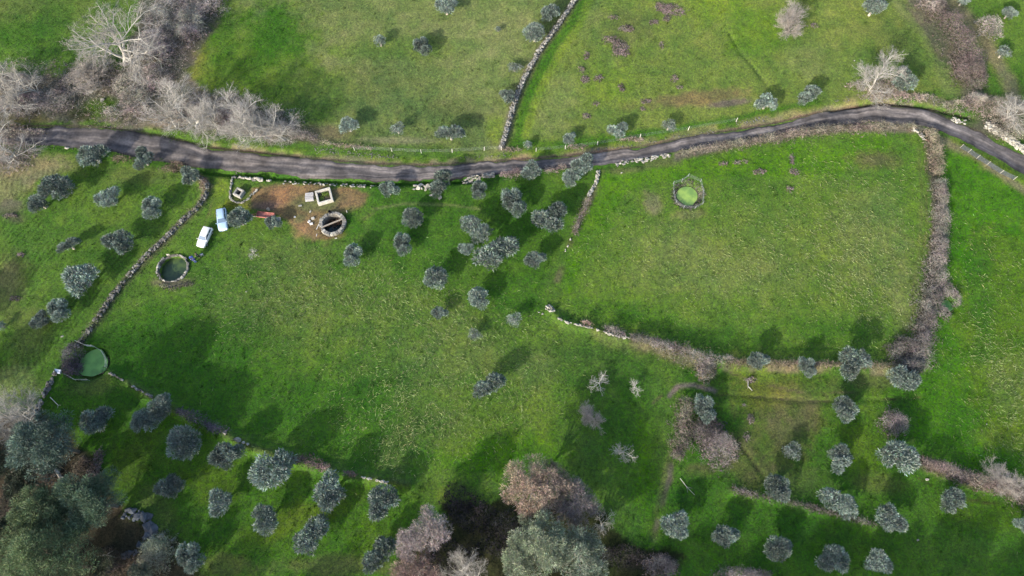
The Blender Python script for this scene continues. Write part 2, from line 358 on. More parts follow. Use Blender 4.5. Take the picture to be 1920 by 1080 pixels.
def furrow(X, Y):
    """furrow phase (m) and strength"""
    ph = np.zeros(X.shape); am = np.zeros(X.shape)
    L = inpoly(X, Y, PW([(-60, 300), (320, 300), (372, 352), (150, 625), (70, 740), (-60, 740)]))
    d, _ = segdist(X, Y, W_LEFTW)
    m = L > 0
    ph[m] = d[m]; am[m] = .5 * sstep(0, 2.5, L[m]) * sstep(.4, .68, fbm(X[m] * .13, Y[m] * .13, 61, 3) + .04)
    c = P(755, 80); r = np.hypot(X - c[0], (Y - c[1]) * 1.3)
    m = (r > 5) & (r < 17) & (Y > P(760, 285)[1]) & (X < P(930, 200)[0]) & (X > P(570, 200)[0])
    ph[m] = r[m]; am[m] = .45 * sstep(7, 9, r[m]) * (1 - sstep(13, 17, r[m])) * sstep(-2, 3, P(740, 130)[1] - Y[m]) * sstep(.42, .62, fbm(X[m] * .16, Y[m] * .16, 71, 3) + .03)
    c2 = P(1190, 150); r = np.hypot((X - c2[0]), (Y - c2[1]) * 1.1)
    m = (r > 8) & (r < 22) & (X < c2[0] - 2) & (X > P(985, 150)[0]) & (Y > P(1000, 262)[1])
    ph[m] = r[m]; am[m] = .32 * sstep(8, 10, r[m]) * sstep(.42, .6, fbm(X[m] * .12, Y[m] * .12, 73, 2) + .05)
    return ph, am

# ------------------------------------------------------------------ materials
MATS = {}
def nodes(name):
    m = bpy.data.materials.new(name); m.use_nodes = True
    nt = m.node_tree; b = nt.nodes['Principled BSDF']
    b.inputs['Roughness'].default_value = .85
    b.inputs['Specular IOR Level'].default_value = .2
    MATS[name] = m
    return m, nt, b
def plain(name, col, rough=.7, metal=0, noise=.25, scale=6, spec=.3, bump=0):
    m, nt, b = nodes(name)
    N, Lk = nt.nodes, nt.links
    tc = N.new('ShaderNodeTexCoord'); nz = N.new('ShaderNodeTexNoise'); nz.inputs['Scale'].default_value = scale; nz.inputs['Detail'].default_value = 5
    Lk.new(tc.outputs['Object'], nz.inputs['Vector'])
    mr = N.new('ShaderNodeMapRange'); mr.inputs['From Min'].default_value = .3; mr.inputs['From Max'].default_value = .7
    mr.inputs['To Min'].default_value = 1 - noise; mr.inputs['To Max'].default_value = 1 + noise
    Lk.new(nz.outputs['Fac'], mr.inputs['Value'])
    oi = N.new('ShaderNodeObjectInfo'); mr2 = N.new('ShaderNodeMapRange'); mr2.inputs['To Min'].default_value = 1 - noise * .8; mr2.inputs['To Max'].default_value = 1 + noise * .8
    Lk.new(oi.outputs['Random'], mr2.inputs['Value'])
    mu = N.new('ShaderNodeMath'); mu.operation = 'MULTIPLY'; Lk.new(mr.outputs[0], mu.inputs[0]); Lk.new(mr2.outputs[0], mu.inputs[1])
    vm = N.new('ShaderNodeVectorMath'); vm.operation = 'SCALE'; vm.inputs[0].default_value = col; Lk.new(mu.outputs[0], vm.inputs['Scale'])
    Lk.new(vm.outputs[0], b.inputs['Base Color'])
    b.inputs['Roughness'].default_value = rough; b.inputs['Metallic'].default_value = metal; b.inputs['Specular IOR Level'].default_value = spec
    if bump:
        bp = N.new('ShaderNodeBump'); bp.inputs['Strength'].default_value = bump; bp.inputs['Distance'].default_value = .05
        Lk.new(nz.outputs['Fac'], bp.inputs['Height']); Lk.new(bp.outputs[0], b.inputs['Normal'])
    return m
def attr_mat(name, rough=.85, spec=.15, var=.15, scale=3.0, trans=0):
    """colour comes from the mesh's own 'col' attribute, varied by noise and per object"""
    m, nt, b = nodes(name)
    N, Lk = nt.nodes, nt.links
    at = N.new('ShaderNodeAttribute'); at.attribute_name = 'col'
    oi = N.new('ShaderNodeObjectInfo'); mr2 = N.new('ShaderNodeMapRange'); mr2.inputs['To Min'].default_value = 1 - var; mr2.inputs['To Max'].default_value = 1 + var
    Lk.new(oi.outputs['Random'], mr2.inputs['Value'])
    ge = N.new('ShaderNodeNewGeometry'); nz = N.new('ShaderNodeTexNoise'); nz.inputs['Scale'].default_value = scale; nz.inputs['Detail'].default_value = 3
    Lk.new(ge.outputs['Position'], nz.inputs['Vector'])
    mr = N.new('ShaderNodeMapRange'); mr.inputs['From Min'].default_value = .3; mr.inputs['From Max'].default_value = .7; mr.inputs['To Min'].default_value = .75; mr.inputs['To Max'].default_value = 1.25
    Lk.new(nz.outputs['Fac'], mr.inputs['Value'])
    mu = N.new('ShaderNodeMath'); mu.operation = 'MULTIPLY'; Lk.new(mr.outputs[0], mu.inputs[0]); Lk.new(mr2.outputs[0], mu.inputs[1])
    vm = N.new('ShaderNodeVectorMath'); vm.operation = 'SCALE'; Lk.new(at.outputs['Color'], vm.inputs[0]); Lk.new(mu.outputs[0], vm.inputs['Scale'])
    Lk.new(vm.outputs[0], b.inputs['Base Color'])
    b.inputs['Roughness'].default_value = rough; b.inputs['Specular IOR Level'].default_value = spec
    if trans:
        tr = N.new('ShaderNodeBsdfTranslucent'); Lk.new(vm.outputs[0], tr.inputs['Color'])
        mx = N.new('ShaderNodeMixShader'); mx.inputs[0].default_value = trans
        Lk.new(b.outputs[0], mx.inputs[1]); Lk.new(tr.outputs[0], mx.inputs[2]); Lk.new(mx.outputs[0], N['Material Output'].inputs['Surface'])
    return m

def ground_material():
    m, nt, b = nodes('grass_ground')
    N, Lk = nt.nodes, nt.links
    b.inputs['Roughness'].default_value = .95; b.inputs['Specular IOR Level'].default_value = .05
    at = N.new('ShaderNodeAttribute'); at.attribute_name = 'col'
    ge = N.new('ShaderNodeNewGeometry')
    def noise(sc, det, ro=.6):
        n = N.new('ShaderNodeTexNoise'); n.inputs['Scale'].default_value = sc; n.inputs['Detail'].default_value = det; n.inputs['Roughness'].default_value = ro
        Lk.new(ge.outputs['Position'], n.inputs['Vector']); return n
    def rng(src, a, c, lo, hi):
        r = N.new('ShaderNodeMapRange'); r.inputs['From Min'].default_value = a; r.inputs['From Max'].default_value = c
        r.inputs['To Min'].default_value = lo; r.inputs['To Max'].default_value = hi; Lk.new(src, r.inputs['Value']); return r.outputs[0]
    def mul(a, c, op='MULTIPLY'):
        r = N.new('ShaderNodeMath'); r.operation = op
        for i, s in enumerate((a, c)):
            if isinstance(s, (int, float)): r.inputs[i].default_value = s
            else: Lk.new(s, r.inputs[i])
        return r.outputs[0]
    n1 = noise(2.6, 6, .75); n2 = noise(.5, 4); n3 = noise(9.0, 3, .7)
    f1 = rng(n1.outputs['Fac'], .32, .68, .48, 1.52)
    f3 = rng(n3.outputs['Fac'], .3, .7, .60, 1.40)
    ph = N.new('ShaderNodeAttribute'); ph.attribute_name = 'ph'
    am = N.new('ShaderNodeAttribute'); am.attribute_name = 'am'
    wob = mul(n2.outputs['Fac'], 5.5)
    sn = mul(mul(ph.outputs['Fac'], 7.2), wob, 'ADD')
    s_ = N.new('ShaderNodeMath'); s_.operation = 'SINE'; Lk.new(sn, s_.inputs[0])
    fu = mul(mul(s_.outputs[0], am.outputs['Fac']), .32)
    fa = mul(fu, 1.0, 'ADD')
    tot = mul(mul(f1, f3), fa)
    vm = N.new('ShaderNodeVectorMath'); vm.operation = 'SCALE'; Lk.new(at.outputs['Color'], vm.inputs[0]); Lk.new(tot, vm.inputs['Scale'])
    # hue drift between fresh and dry blades
    hs = N.new('ShaderNodeHueSaturation'); Lk.new(vm.outputs[0], hs.inputs['Color'])
    Lk.new(rng(n3.outputs['Fac'], .3, .7, .475, .515), hs.inputs['Hue']); Lk.new(rng(n1.outputs['Fac'], .3, .7, .8, 1.15), hs.inputs['Saturation'])
    Lk.new(hs.outputs[0], b.inputs['Base Color'])
    bp = N.new('ShaderNodeBump'); bp.inputs['Strength'].default_value = .55; bp.inputs['Distance'].default_value = .22
    Lk.new(mul(mul(n1.outputs['Fac'], 1.0), mul(fu, .5), 'ADD'), bp.inputs['Height'])
    Lk.new(bp.outputs[0], b.inputs['Normal'])
    return m

# ------------------------------------------------------------------ mesh helpers
def npmesh(name, V, F, col=None, smooth=False):
    """V (n,3); F (m,3) or (m,4)"""
    V = np.asarray(V, np.float32); F = np.asarray(F, np.int32)
    me = bpy.data.meshes.new(name)
    k = F.shape[1]
    me.vertices.add(len(V)); me.vertices.foreach_set('co', V.ravel())
    me.loops.add(F.size); me.loops.foreach_set('vertex_index', F.ravel())
    me.polygons.add(len(F)); me.polygons.foreach_set('loop_start', np.arange(0, F.size, k, dtype=np.int32))
    try: me.polygons.foreach_set('loop_total', np.full(len(F), k, np.int32))
    except Exception: pass
    if col is not None:
        a = me.attributes.new('col', 'FLOAT_COLOR', 'POINT')
        c4 = np.ones((len(V), 4), np.float32); c4[:, :3] = col
        a.data.foreach_set('color', c4.ravel())
    me.update(calc_edges=True)
    if smooth: me.polygons.foreach_set('use_smooth', np.ones(len(F), bool))
    return me
def link(name, me, mat=None, parent=None, loc=None):
    o = bpy.data.objects.new(name, me)
    C.objects.link(o)
    if mat is not None and me is not None and len(me.materials) == 0: me.materials.append(mat)
    if parent is not None: o.parent = parent
    if loc is not None: o.location = loc
    return o
def empty(name, loc=(0, 0, 0), rz=0, sc=(1, 1, 1)):
    o = bpy.data.objects.new(name, None); C.objects.link(o)
    o.location = loc; o.rotation_euler = (0, 0, rz); o.scale = sc; o.empty_display_size = .3
    return o
def tag(o, label, cat, group=None, kind=None):
    if label: o['label'] = label
    if cat: o['category'] = cat
    if group: o['group'] = group
    if kind: o['kind'] = kind
    return o
def structure(o, label=None):
    o['kind'] = 'structure'
    if label: o['label'] = label
    return o
def copy_tree(o):
    r = o.copy(); C.objects.link(r)
    for ch in o.children:
        c = ch.copy(); C.objects.link(c); c.parent = r
        for g in ch.children:
            d = g.copy(); C.objects.link(d); d.parent = c
    return r

def unit(a): return a / (np.linalg.norm(a, axis=1, keepdims=True) + 1e-9)
def cards(Pc, D, Ln, Wd, rng, tri=False):
    """leaf-like cards: base at Pc, pointing along D"""
    n = len(Pc); D = unit(D)
    S = unit(np.cross(D, rng.normal(size=(n, 3)))) * (np.broadcast_to(Wd, (n,)))[:, None] * .5
    T = Pc + D * (np.broadcast_to(Ln, (n,)))[:, None]
    if tri:
        V = np.stack([Pc - S, Pc + S, T], 1).reshape(-1, 3)
        F = np.arange(3 * n).reshape(n, 3)
        return V, F
    M = (Pc + T) / 2
    V = np.stack([Pc, M + S, T, M - S], 1).reshape(-1, 3)
    F = np.arange(4 * n).reshape(n, 4)
    return V, F
def prisms(A, B, ra, rb):
    """three-sided tapered rods"""
    n = len(A); D = unit(B - A)
    U = unit(np.cross(D, np.tile([.3, .5, .81], (n, 1)) + 1e-3)); W = np.cross(D, U)
    V = np.zeros((n, 6, 3))
    for k in range(3):
        a = 2 * math.pi * k / 3
        o = U * math.cos(a) + W * math.sin(a)
        V[:, k] = A + o * ra[:, None]; V[:, 3 + k] = B + o * rb[:, None]
    F = []
    base = np.arange(n)[:, None] * 6
    for k in range(3):
        j = (k + 1) % 3
        F.append(base + np.array([[k, j, 3 + j, 3 + k]]))
    return V.reshape(-1, 3), np.concatenate(F, 0)
def rods(A, B, ra, rb, sides=6):
    n = len(A); D = unit(B - A)
    U = unit(np.cross(D, np.tile([.3, .5, .81], (n, 1)) + 1e-3)); W = np.cross(D, U)
    V = np.zeros((n, 2 * sides, 3))
    for k in range(sides):
        a = 2 * math.pi * k / sides
        o = U * math.cos(a) + W * math.sin(a)
        V[:, k] = A + o * ra[:, None]; V[:, sides + k] = B + o * rb[:, None]
    base = np.arange(n)[:, None] * 2 * sides
    F = [base + np.array([[k, (k + 1) % sides, sides + (k + 1) % sides, sides + k]]) for k in range(sides)]
    return V.reshape(-1, 3), np.concatenate(F, 0)
def colvar(n, k, base, rng, amt=.3, hue=.08):
    """n cards of k verts with their own shade"""
    s = 1 + amt * (rng.random(n) * 2 - 1)
    c = np.array(base)[None, :] * s[:, None] * (1 + hue * rng.normal(size=(n, 3)))
    return np.repeat(np.clip(c, .003, .9), k, 0)
def bm_obj(name, bm, mat, parent=None, smooth=False, loc=None):
    me = bpy.data.meshes.new(name); bmesh.ops.recalc_face_normals(bm, faces=bm.faces); bm.to_mesh(me); bm.free()
    if smooth:
        for p in me.polygons: p.use_smooth = True
    return link(name, me, mat, parent, loc)
def add_box(bm, c, s, rot=None, bevel=0):
    r = bmesh.ops.create_cube(bm, size=1)
    M = Matrix.Translation(c) @ (rot if rot else Matrix.Identity(4)) @ Matrix.Diagonal((s[0], s[1], s[2], 1))
    bmesh.ops.transform(bm, matrix=M, verts=r['verts'])
    if bevel:
        es = list({e for v in r['verts'] for e in v.link_edges})
        bmesh.ops.bevel(bm, geom=es, offset=bevel, segments=1, affect='EDGES')
def add_rod(bm, a, b, r0, r1=None, seg=7):
    a = Vector(a); b = Vector(b); d = b - a
    q = d.to_track_quat('Z', 'Y').to_matrix().to_4x4()
    bmesh.ops.create_cone(bm, cap_ends=True, segments=seg, radius1=r0, radius2=r0 if r1 is None else r1, depth=d.length, matrix=Matrix.Translation((a + b) / 2) @ q)

# ------------------------------------------------------------------ ground sheet
def axis(lo, hi, step, far):
    a = list(np.arange(lo, hi + 1e-6, step))
    s = step; x = a[-1]
    while x < far:
        s *= 1.22; x += s; a.append(x)
    s = step; x = a[0]; pre = []
    while x > -far:
        s *= 1.22; x -= s; pre.append(x)
    return np.array(pre[::-1] + a)
GX = axis(-118, 118, .36, 2600); GY = axis(-24, 122, .36, 2600)
XX, YY = np.meshgrid(GX, GY)
fx, fy = XX.ravel(), YY.ravel()
Z = hgt(fx, fy, True)
colg = ground_col(fx, fy)
V = np.stack([fx, fy, Z], 1)
nx, ny = len(GX), len(GY)
i = (np.arange(ny - 1)[:, None] * nx + np.arange(nx - 1)[None, :]).ravel()
F = np.stack([i, i + 1, i + 1 + nx, i + nx], 1)
gme = npmesh('ground', V, F, colg, smooth=True)
ph, am = furrow(fx, fy)
for nm, arr in (('ph', ph), ('am', am)):
    a = gme.attributes.new(nm, 'FLOAT', 'POINT'); a.data.foreach_set('value', arr.astype(np.float32))
structure(link('ground', gme, ground_material()))

# ------------------------------------------------------------------ road
def road_material():
    m, nt, b = nodes('dirt_road')
    N, Lk = nt.nodes, nt.links
    at = N.new('ShaderNodeAttribute'); at.attribute_name = 'st'
    mp = N.new('ShaderNodeMapping'); mp.inputs['Scale'].default_value = (.07, 1.1, 1); Lk.new(at.outputs['Vector'], mp.inputs['Vector'])
    n1 = N.new('ShaderNodeTexNoise'); n1.inputs['Scale'].default_value = 1.0; n1.inputs['Detail'].default_value = 7; n1.inputs['Roughness'].default_value = .55; n1.inputs['Distortion'].default_value = .6
    Lk.new(mp.outputs[0], n1.inputs['Vector'])
    cr = N.new('ShaderNodeValToRGB'); e = cr.color_ramp.elements
    e[0].position = .34; e[0].color = (.045, .043, .046, 1); e[1].position = .68; e[1].color = (.190, .166, .152, 1)
    k = cr.color_ramp.elements.new(.5); k.color = (.092, .083, .081, 1)
    Lk.new(n1.outputs['Fac'], cr.inputs['Fac'])
    ge = N.new('ShaderNodeNewGeometry'); n2 = N.new('ShaderNodeTexNoise'); n2.inputs['Scale'].default_value = 2.4; n2.inputs['Detail'].default_value = 6
    Lk.new(ge.outputs['Position'], n2.inputs['Vector'])
    mr = N.new('ShaderNodeMapRange'); mr.inputs['From Min'].default_value = .3; mr.inputs['From Max'].default_value = .7; mr.inputs['To Min'].default_value = .78; mr.inputs['To Max'].default_value = 1.22
    Lk.new(n2.outputs['Fac'], mr.inputs['Value'])
    vm = N.new('ShaderNodeVectorMath'); vm.operation = 'SCALE'; Lk.new(cr.outputs[0], vm.inputs[0]); Lk.new(mr.outputs[0], vm.inputs['Scale'])
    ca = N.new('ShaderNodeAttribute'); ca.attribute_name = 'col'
    n3 = N.new('ShaderNodeTexNoise'); n3.inputs['Scale'].default_value = .42; n3.inputs['Detail'].default_value = 5; Lk.new(ge.outputs['Position'], n3.inputs['Vector'])
    mr3 = N.new('ShaderNodeMapRange'); mr3.inputs['From Min'].default_value = .36; mr3.inputs['From Max'].default_value = .66; mr3.inputs['To Min'].default_value = .62; mr3.inputs['To Max'].default_value = 1.3
    Lk.new(n3.outputs['Fac'], mr3.inputs['Value']); vm3 = N.new('ShaderNodeVectorMath'); vm3.operation = 'SCALE'; Lk.new(vm.outputs[0], vm3.inputs[0]); Lk.new(mr3.outputs[0], vm3.inputs['Scale'])
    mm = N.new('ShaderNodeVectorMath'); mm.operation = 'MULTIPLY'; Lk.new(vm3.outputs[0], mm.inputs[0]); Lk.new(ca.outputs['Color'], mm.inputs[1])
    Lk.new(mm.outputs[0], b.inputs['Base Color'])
    bp = N.new('ShaderNodeBump'); bp.inputs['Strength'].default_value = .5; bp.inputs['Distance'].default_value = .08
    Lk.new(n1.outputs['Fac'], bp.inputs['Height']); Lk.new(bp.outputs[0], b.inputs['Normal'])
    b.inputs['Roughness'].default_value = .8
    return m
def build_road():
    A = smooth_line(RN, .6); 
    # resample both edges equally
    def res(p, n):
        d = np.r_[0, np.cumsum(np.linalg.norm(np.diff(p, axis=0), axis=1))]
        t = np.linspace(0, d[-1], n)
        return np.stack([np.interp(t, d, p[:, 0]), np.interp(t, d, p[:, 1])], 1), t
    n = 620; K = 15
    # pair edges station by station
    base = smooth_line(np.hstack([RN, RS]), .6)
    _, t = res(base[:, :2], n)
    d = np.r_[0, np.cumsum(np.linalg.norm(np.diff(base[:, :2], axis=0), axis=1))]
    N_ = np.stack([np.interp(t, d, base[:, c]) for c in range(4)], 1)
    a = N_[:, :2]; b = N_[:, 2:]
    dirv = unit(b - a)
    a = a - dirv * (.8 * (vnoise(t * .35, t * 0, 91) - .5) + .3 * (vnoise(t * 1.3, t * 0, 92) - .5))[:, None]
    b = b + dirv * (.9 * (vnoise(t * .3, t * 0, 93) - .5) + .35 * (vnoise(t * 1.2, t * 0, 94) - .5))[:, None]
    V = []; ST = []; CL = []
    for k in range(K):
        f = k / (K - 1)
        p = a + (b - a) * f
        z = hgt(p[:, 0], p[:, 1]) + .03
        w = np.abs(f - .5) * 2
        rut = .05 * (math.exp(-((f - .27) / .07) ** 2) + math.exp(-((f - .68) / .07) ** 2))
        z = z - rut - (.07 if k in (0, K - 1) else 0) + .04 * (vnoise(t * 1.1, t * 0 + f * 9, 95) - .5)
        V.append(np.stack([p[:, 0], p[:, 1], z], 1)); ST.append(np.stack([t, np.full(n, f * 3.2), np.zeros(n)], 1))
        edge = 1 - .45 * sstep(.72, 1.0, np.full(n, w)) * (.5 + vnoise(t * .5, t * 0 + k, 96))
        veg_shade = sstep(.52, .75, np.full(n, f)) * sstep(.35, .6, vnoise(t * .045, t * 0, 97)) * .42  # bluish shade of roadside plants painted over the south half
        c = np.stack([edge * (1 - veg_shade), edge * (1 - veg_shade * .92), edge * (1 - veg_shade * .75)], 1)
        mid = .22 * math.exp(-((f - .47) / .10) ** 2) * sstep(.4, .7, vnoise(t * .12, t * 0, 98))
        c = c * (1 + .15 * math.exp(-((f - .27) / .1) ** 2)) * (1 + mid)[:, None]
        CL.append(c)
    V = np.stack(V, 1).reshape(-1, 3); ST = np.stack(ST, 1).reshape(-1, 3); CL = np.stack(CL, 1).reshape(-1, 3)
    i = (np.arange(n - 1)[:, None] * K + np.arange(K - 1)[None, :]).ravel()
    F = np.stack([i, i + K, i + K + 1, i + 1], 1)
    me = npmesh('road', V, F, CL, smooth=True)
    at = me.attributes.new('st', 'FLOAT_VECTOR', 'POINT'); at.data.foreach_set('vector', ST.astype(np.float32).ravel())
    return me
structure(link('road', build_road(), road_material()))

# ------------------------------------------------------------------ water
def water_mat(name, c1, c2, scale, rough=.35):
    m, nt, b = nodes(name); N, Lk = nt.nodes, nt.links
    ge = N.new('ShaderNodeNewGeometry'); n = N.new('ShaderNodeTexNoise'); n.inputs['Scale'].default_value = scale; n.inputs['Detail'].default_value = 5
    Lk.new(ge.outputs['Position'], n.inputs['Vector'])
    cr = N.new('ShaderNodeValToRGB'); cr.color_ramp.elements[0].position = .38; cr.color_ramp.elements[1].position = .6
    cr.color_ramp.elements[0].color = (*c1, 1); cr.color_ramp.elements[1].color = (*c2, 1)
    Lk.new(n.outputs['Fac'], cr.inputs['Fac']); Lk.new(cr.outputs[0], b.inputs['Base Color'])
    b.inputs['Roughness'].default_value = rough; b.inputs['Specular IOR Level'].default_value = .5
    return m
def disc(name, c, r, z, mat, n=40, wob=.08, sy=1.0):
    bm = bmesh.new(); vs = []
    for k in range(n):
        a = 2 * math.pi * k / n
        rr = r * (1 + wob * (float(vnoise(math.cos(a) * 2 + c[0], math.sin(a) * 2 + c[1], 77)) - .5) * 2)
        vs.append(bm.verts.new((rr * math.cos(a), rr * math.sin(a) * sy, 0)))
    ctr = bm.verts.new((0, 0, 0))
    for k in range(n): bm.faces.new((vs[k], vs[(k + 1) % n], ctr))
    o = bm_obj(name, bm, mat); o.location = (c[0], c[1], z); return o
WM_A = water_mat('algae_water_dull', (.020, .042, .018), (.055, .09, .026), .7)
WM_B = water_mat('algae_water_bright', (.12, .22, .055), (.24, .36, .075), .6, .5)
WM_C = water_mat('algae_water_green', (.050, .15, .028), (.080, .21, .042), .8, .5)
WM_D = water_mat('dark_well_water', (.006, .016, .014), (.010, .028, .022), 1.5, .15)
def wl(p, d): return float(hbase(*p)) - d
w1, w2, w3, w4, w5 = (P(*POND1), P(*WELL2), P(*POND3), P(*POND4), P(*POND5))
structure(disc('pond_water', w1, 2.42, wl(w1, .95), WM_A, wob=.02), 'dull green water inside the round stone pond below the cars')
structure(disc('pond_water', w2, 1.92, wl(w2, 1.3), WM_D, wob=.02), 'dark water inside the round well crossed by a beam')
structure(disc('pond_water', w3, 1.85, wl(w3, .52), WM_B, wob=.10), 'bright algae green water of the fenced field pond')
structure(disc('pond_water', w4, 2.35, wl(w4, .5), WM_C, wob=.12), 'green water of the pond at the bend of the left wall')
structure(disc('pond_water', w5, 1.0, wl(w5, .45), WM_C, wob=.12), 'small green puddle of water beside the right hedge')

# ------------------------------------------------------------------ stones
def rock_mesh(seed, flat=.7):
    r = random.Random(seed); bm = bmesh.new()
    for _ in range(14):
        v = Vector((r.gauss(0, 1), r.gauss(0, 1), r.gauss(0, 1))).normalized()
        bm.verts.new((v.x * r.uniform(.42, .55) * 1.15, v.y * r.uniform(.40, .52), v.z * flat * .5))
    res = bmesh.ops.convex_hull(bm, input=bm.verts)
    bmesh.ops.delete(bm, geom=[v for v in bm.verts if not v.link_faces], context='VERTS')
    me = bpy.data.meshes.new('stone'); bm.to_mesh(me); bm.free(); return me
STONE_A = plain('granite_pale', (.165, .160, .145), .9, noise=.38, scale=3.2, bump=.5)
STONE_B = plain('granite_white', (.28, .268, .232), .9, noise=.28, scale=3.2, bump=.5)
STONE_C = plain('granite_dark', (.095, .093, .088), .9, noise=.35, scale=2.4, bump=.5)
CORE = plain('wall_core_soil', (.075, .068, .055), .95, noise=.3)
ROCKS = {}
for key, m in (('a', STONE_A), ('b', STONE_B), ('c', STONE_C)):
    ROCKS[key] = []
    for s in range(6):
        me = rock_mesh(s * 7 + ord(key)); me.materials.append(m); ROCKS[key].append(me)
def rock_np(seed):
    me = rock_mesh(seed)
    V = np.array([v.co[:] for v in me.vertices]); F = [p.vertices[:] for p in me.polygons if len(p.vertices) == 3]
    bpy.data.meshes.remove(me); return V, np.array(F)
def rubble(name, pts, sizes, mat, parent=None, seed=5, zoff=.0):
    """many small stones as one mesh; pts (n,2) in metres"""
    rr = np.random.default_rng(seed); Vs = []; Fs = []; o = 0
    base = [rock_np(s) for s in range(4)]
    zz = hgt(pts[:, 0], pts[:, 1])
    for k in range(len(pts)):
        Vb, Fb = base[k % 4]; a = rr.random() * 6.28; c, s = math.cos(a), math.sin(a)
        q = Vb * sizes[k] * np.array([1, rr.uniform(.6, 1), rr.uniform(.7, 1)])
        q = np.stack([q[:, 0] * c - q[:, 1] * s, q[:, 0] * s + q[:, 1] * c, q[:, 2]], 1)
        Vs.append(q + [pts[k, 0], pts[k, 1], zz[k] + sizes[k] * .12 + zoff]); Fs.append(Fb + o); o += len(Vb)
    me = npmesh(name, np.concatenate(Vs), np.concatenate(Fs))
    return link(name, me, mat, parent)
def along(pts, s):
    d = np.r_[0, np.cumsum(np.linalg.norm(np.diff(pts, axis=0), axis=1))]
    s = np.clip(s, 0, d[-1]); x = np.interp(s, d, pts[:, 0]); y = np.interp(s, d, pts[:, 1])
    e = .3; x2 = np.interp(np.clip(s + e, 0, d[-1]), d, pts[:, 0]); y2 = np.interp(np.clip(s + e, 0, d[-1]), d, pts[:, 1])
    x1 = np.interp(np.clip(s - e, 0, d[-1]), d, pts[:, 0]); y1 = np.interp(np.clip(s - e, 0, d[-1]), d, pts[:, 1])
    return x, y, np.arctan2(y2 - y1, x2 - x1), d[-1]
def stone_wall(pxpts, width, height, label, size=.42, keys='aab', gaps=.06, seed=1, maxn=300, rows=None, name='stone_wall', group='dry stone walls', core=True, tall=1.0):
    pts = smooth_line(PW(pxpts), .8)
    rr = random.Random(seed); L = along(pts, np.array([0.0]))[3]
    root = empty(name, (pts[0][0], pts[0][1], gz(*pts[0])))
    tag(root, label, 'stone wall', group)
    o0 = np.array(root.location)
    rows = rows or max(1, int(round(width / (size * .8))))
    spots = []
    layers = max(1, int(round(height / (size * .62))))
    s = 0.0
    while s < L:
        if not (rr.random() < gaps):
            for k in range(rows):
                off = ((k + .5) / rows - .5) * width if rows > 1 else 0
                for ly in range(layers):
                    if ly == layers - 1 and rr.random() < .25: continue
                    spots.append((s + rr.uniform(-.1, .1) + (.5 * size if (k + ly) % 2 else 0), off * (1 - .25 * ly / max(layers, 1)) + rr.uniform(-.07, .07), ly, rr.uniform(.55, 1.4)))
        s += size * rr.uniform(.85, 1.05)
    spots.sort(key=lambda q: (-q[2], rr.random()))
    sa = np.array([q[0] for q in spots]); x, y, an, _ = along(pts, sa)
    off = np.array([q[1] for q in spots]); X = x - np.sin(an) * off; Y = y + np.cos(an) * off
    zz = hgt(X, Y)
    n = min(maxn, len(spots))
    for k in range(n):
        key = rr.choice(keys); me = rr.choice(ROCKS[key])
        o = bpy.data.objects.new('stone', me); C.objects.link(o); o.parent = root
        sc = size * spots[k][3] * 1.12
        o.location = (X[k] - o0[0], Y[k] - o0[1], zz[k] + size * .22 + spots[k][2] * size * .55 - o0[2])
        o.rotation_euler = (rr.uniform(-.3, .3), rr.uniform(-.3, .3), an[k] + rr.uniform(-.5, .5))
        o.scale = (sc * rr.uniform(.9, 1.35), sc * rr.uniform(.8, 1.1), sc * rr.uniform(.8, 1.15))
    if len(spots) > n:
        r2 = rubble('rubble_fill', np.stack([X[n:], Y[n:]], 1), np.array([size * q[3] * 1.15 for q in spots[n:]]), ROCKS[keys[0]][0].materials[0], None, seed,)
        r2.parent = root; r2.location = (-o0[0], -o0[1], -o0[2]); r2['kind'] = 'stuff'
    return root

stone_wall(W_LEFT[1:], .85, .5, 'long crooked grey dry stone wall running from the road bend down past the cars to the lower left pond', .46, 'aacc', .16, 1)
stone_wall(W_LEFT2, .8, .6, 'short dark mossy stone wall going down from the white block to the woodland edge', .55, 'ac', .05, 2)
stone_wall(W_TOP, .9, .75, 'pale dry stone wall climbing between the two upper fields to the top edge', .42, 'aab', .01, 3)
stone_wall([(442, 333), (470, 335), (500, 339), (508, 340)], .6, .7, 'row of large pale boulders along the road above the square wellhead', .72, 'bba', .22, 4, rows=1)
stone_wall([(520, 342), (560, 343), (600, 344), (650, 347), (700, 350)], .9, .3, 'low broken line of half buried stones between yard and road', .36, 'baa', .45, 44, rows=2)
stone_wall([(437, 331), (435, 345), (432, 360), (433, 372), (440, 379), (452, 381), (462, 377), (470, 368), (483, 357)], .45, .35, 'low ring of pale stones around the small square wellhead', .36, 'ba', .05, 5, rows=1)
stone_wall([(776, 352), (790, 350), (800, 354), (812, 350)], 1.3, .6, 'heap of big pale boulders beside the road and the leafy olive tree', .8, 'b', .0, 6, rows=2, name='boulder_heap')
stone_wall([(868, 340), (885, 335), (905, 331), (925, 329)], 1.0, .6, 'short ruined wall of yellowish stones on the roadside between two olive trees', .45, 'ba', .05, 7)
stone_wall([(1122, 322), (1118, 342), (1110, 356), (1103, 368)], .6, .5, 'short white stone wall going down from the road at the right field corner', .42, 'b', .0, 8, rows=2)
stone_wall([(1085, 408), (1083, 416)], .4, .3, 'two loose white boulders on the overgrown field boundary', .55, 'b', 0, 9, rows=1, name='boulder_pair')
stone_wall([(1070, 449), (1064, 462), (1058, 474)], .35, .3, 'thin line of white stones low on the overgrown boundary left of the right field', .36, 'b', 0, 10, rows=1)
stone_wall([(1156, 309), (1180, 303), (1210, 300), (1235, 294), (1262, 291)], .9, .4, 'tumbled pale stone wall between road and right field, left of the brambles', .44, 'ba', .12, 11)
stone_wall([(1026, 576), (1037, 584)], 1.3, .7, 'pile of pale stones at the left end of the lower field boundary', .5, 'bba', 0, 12, name='stone_pile')
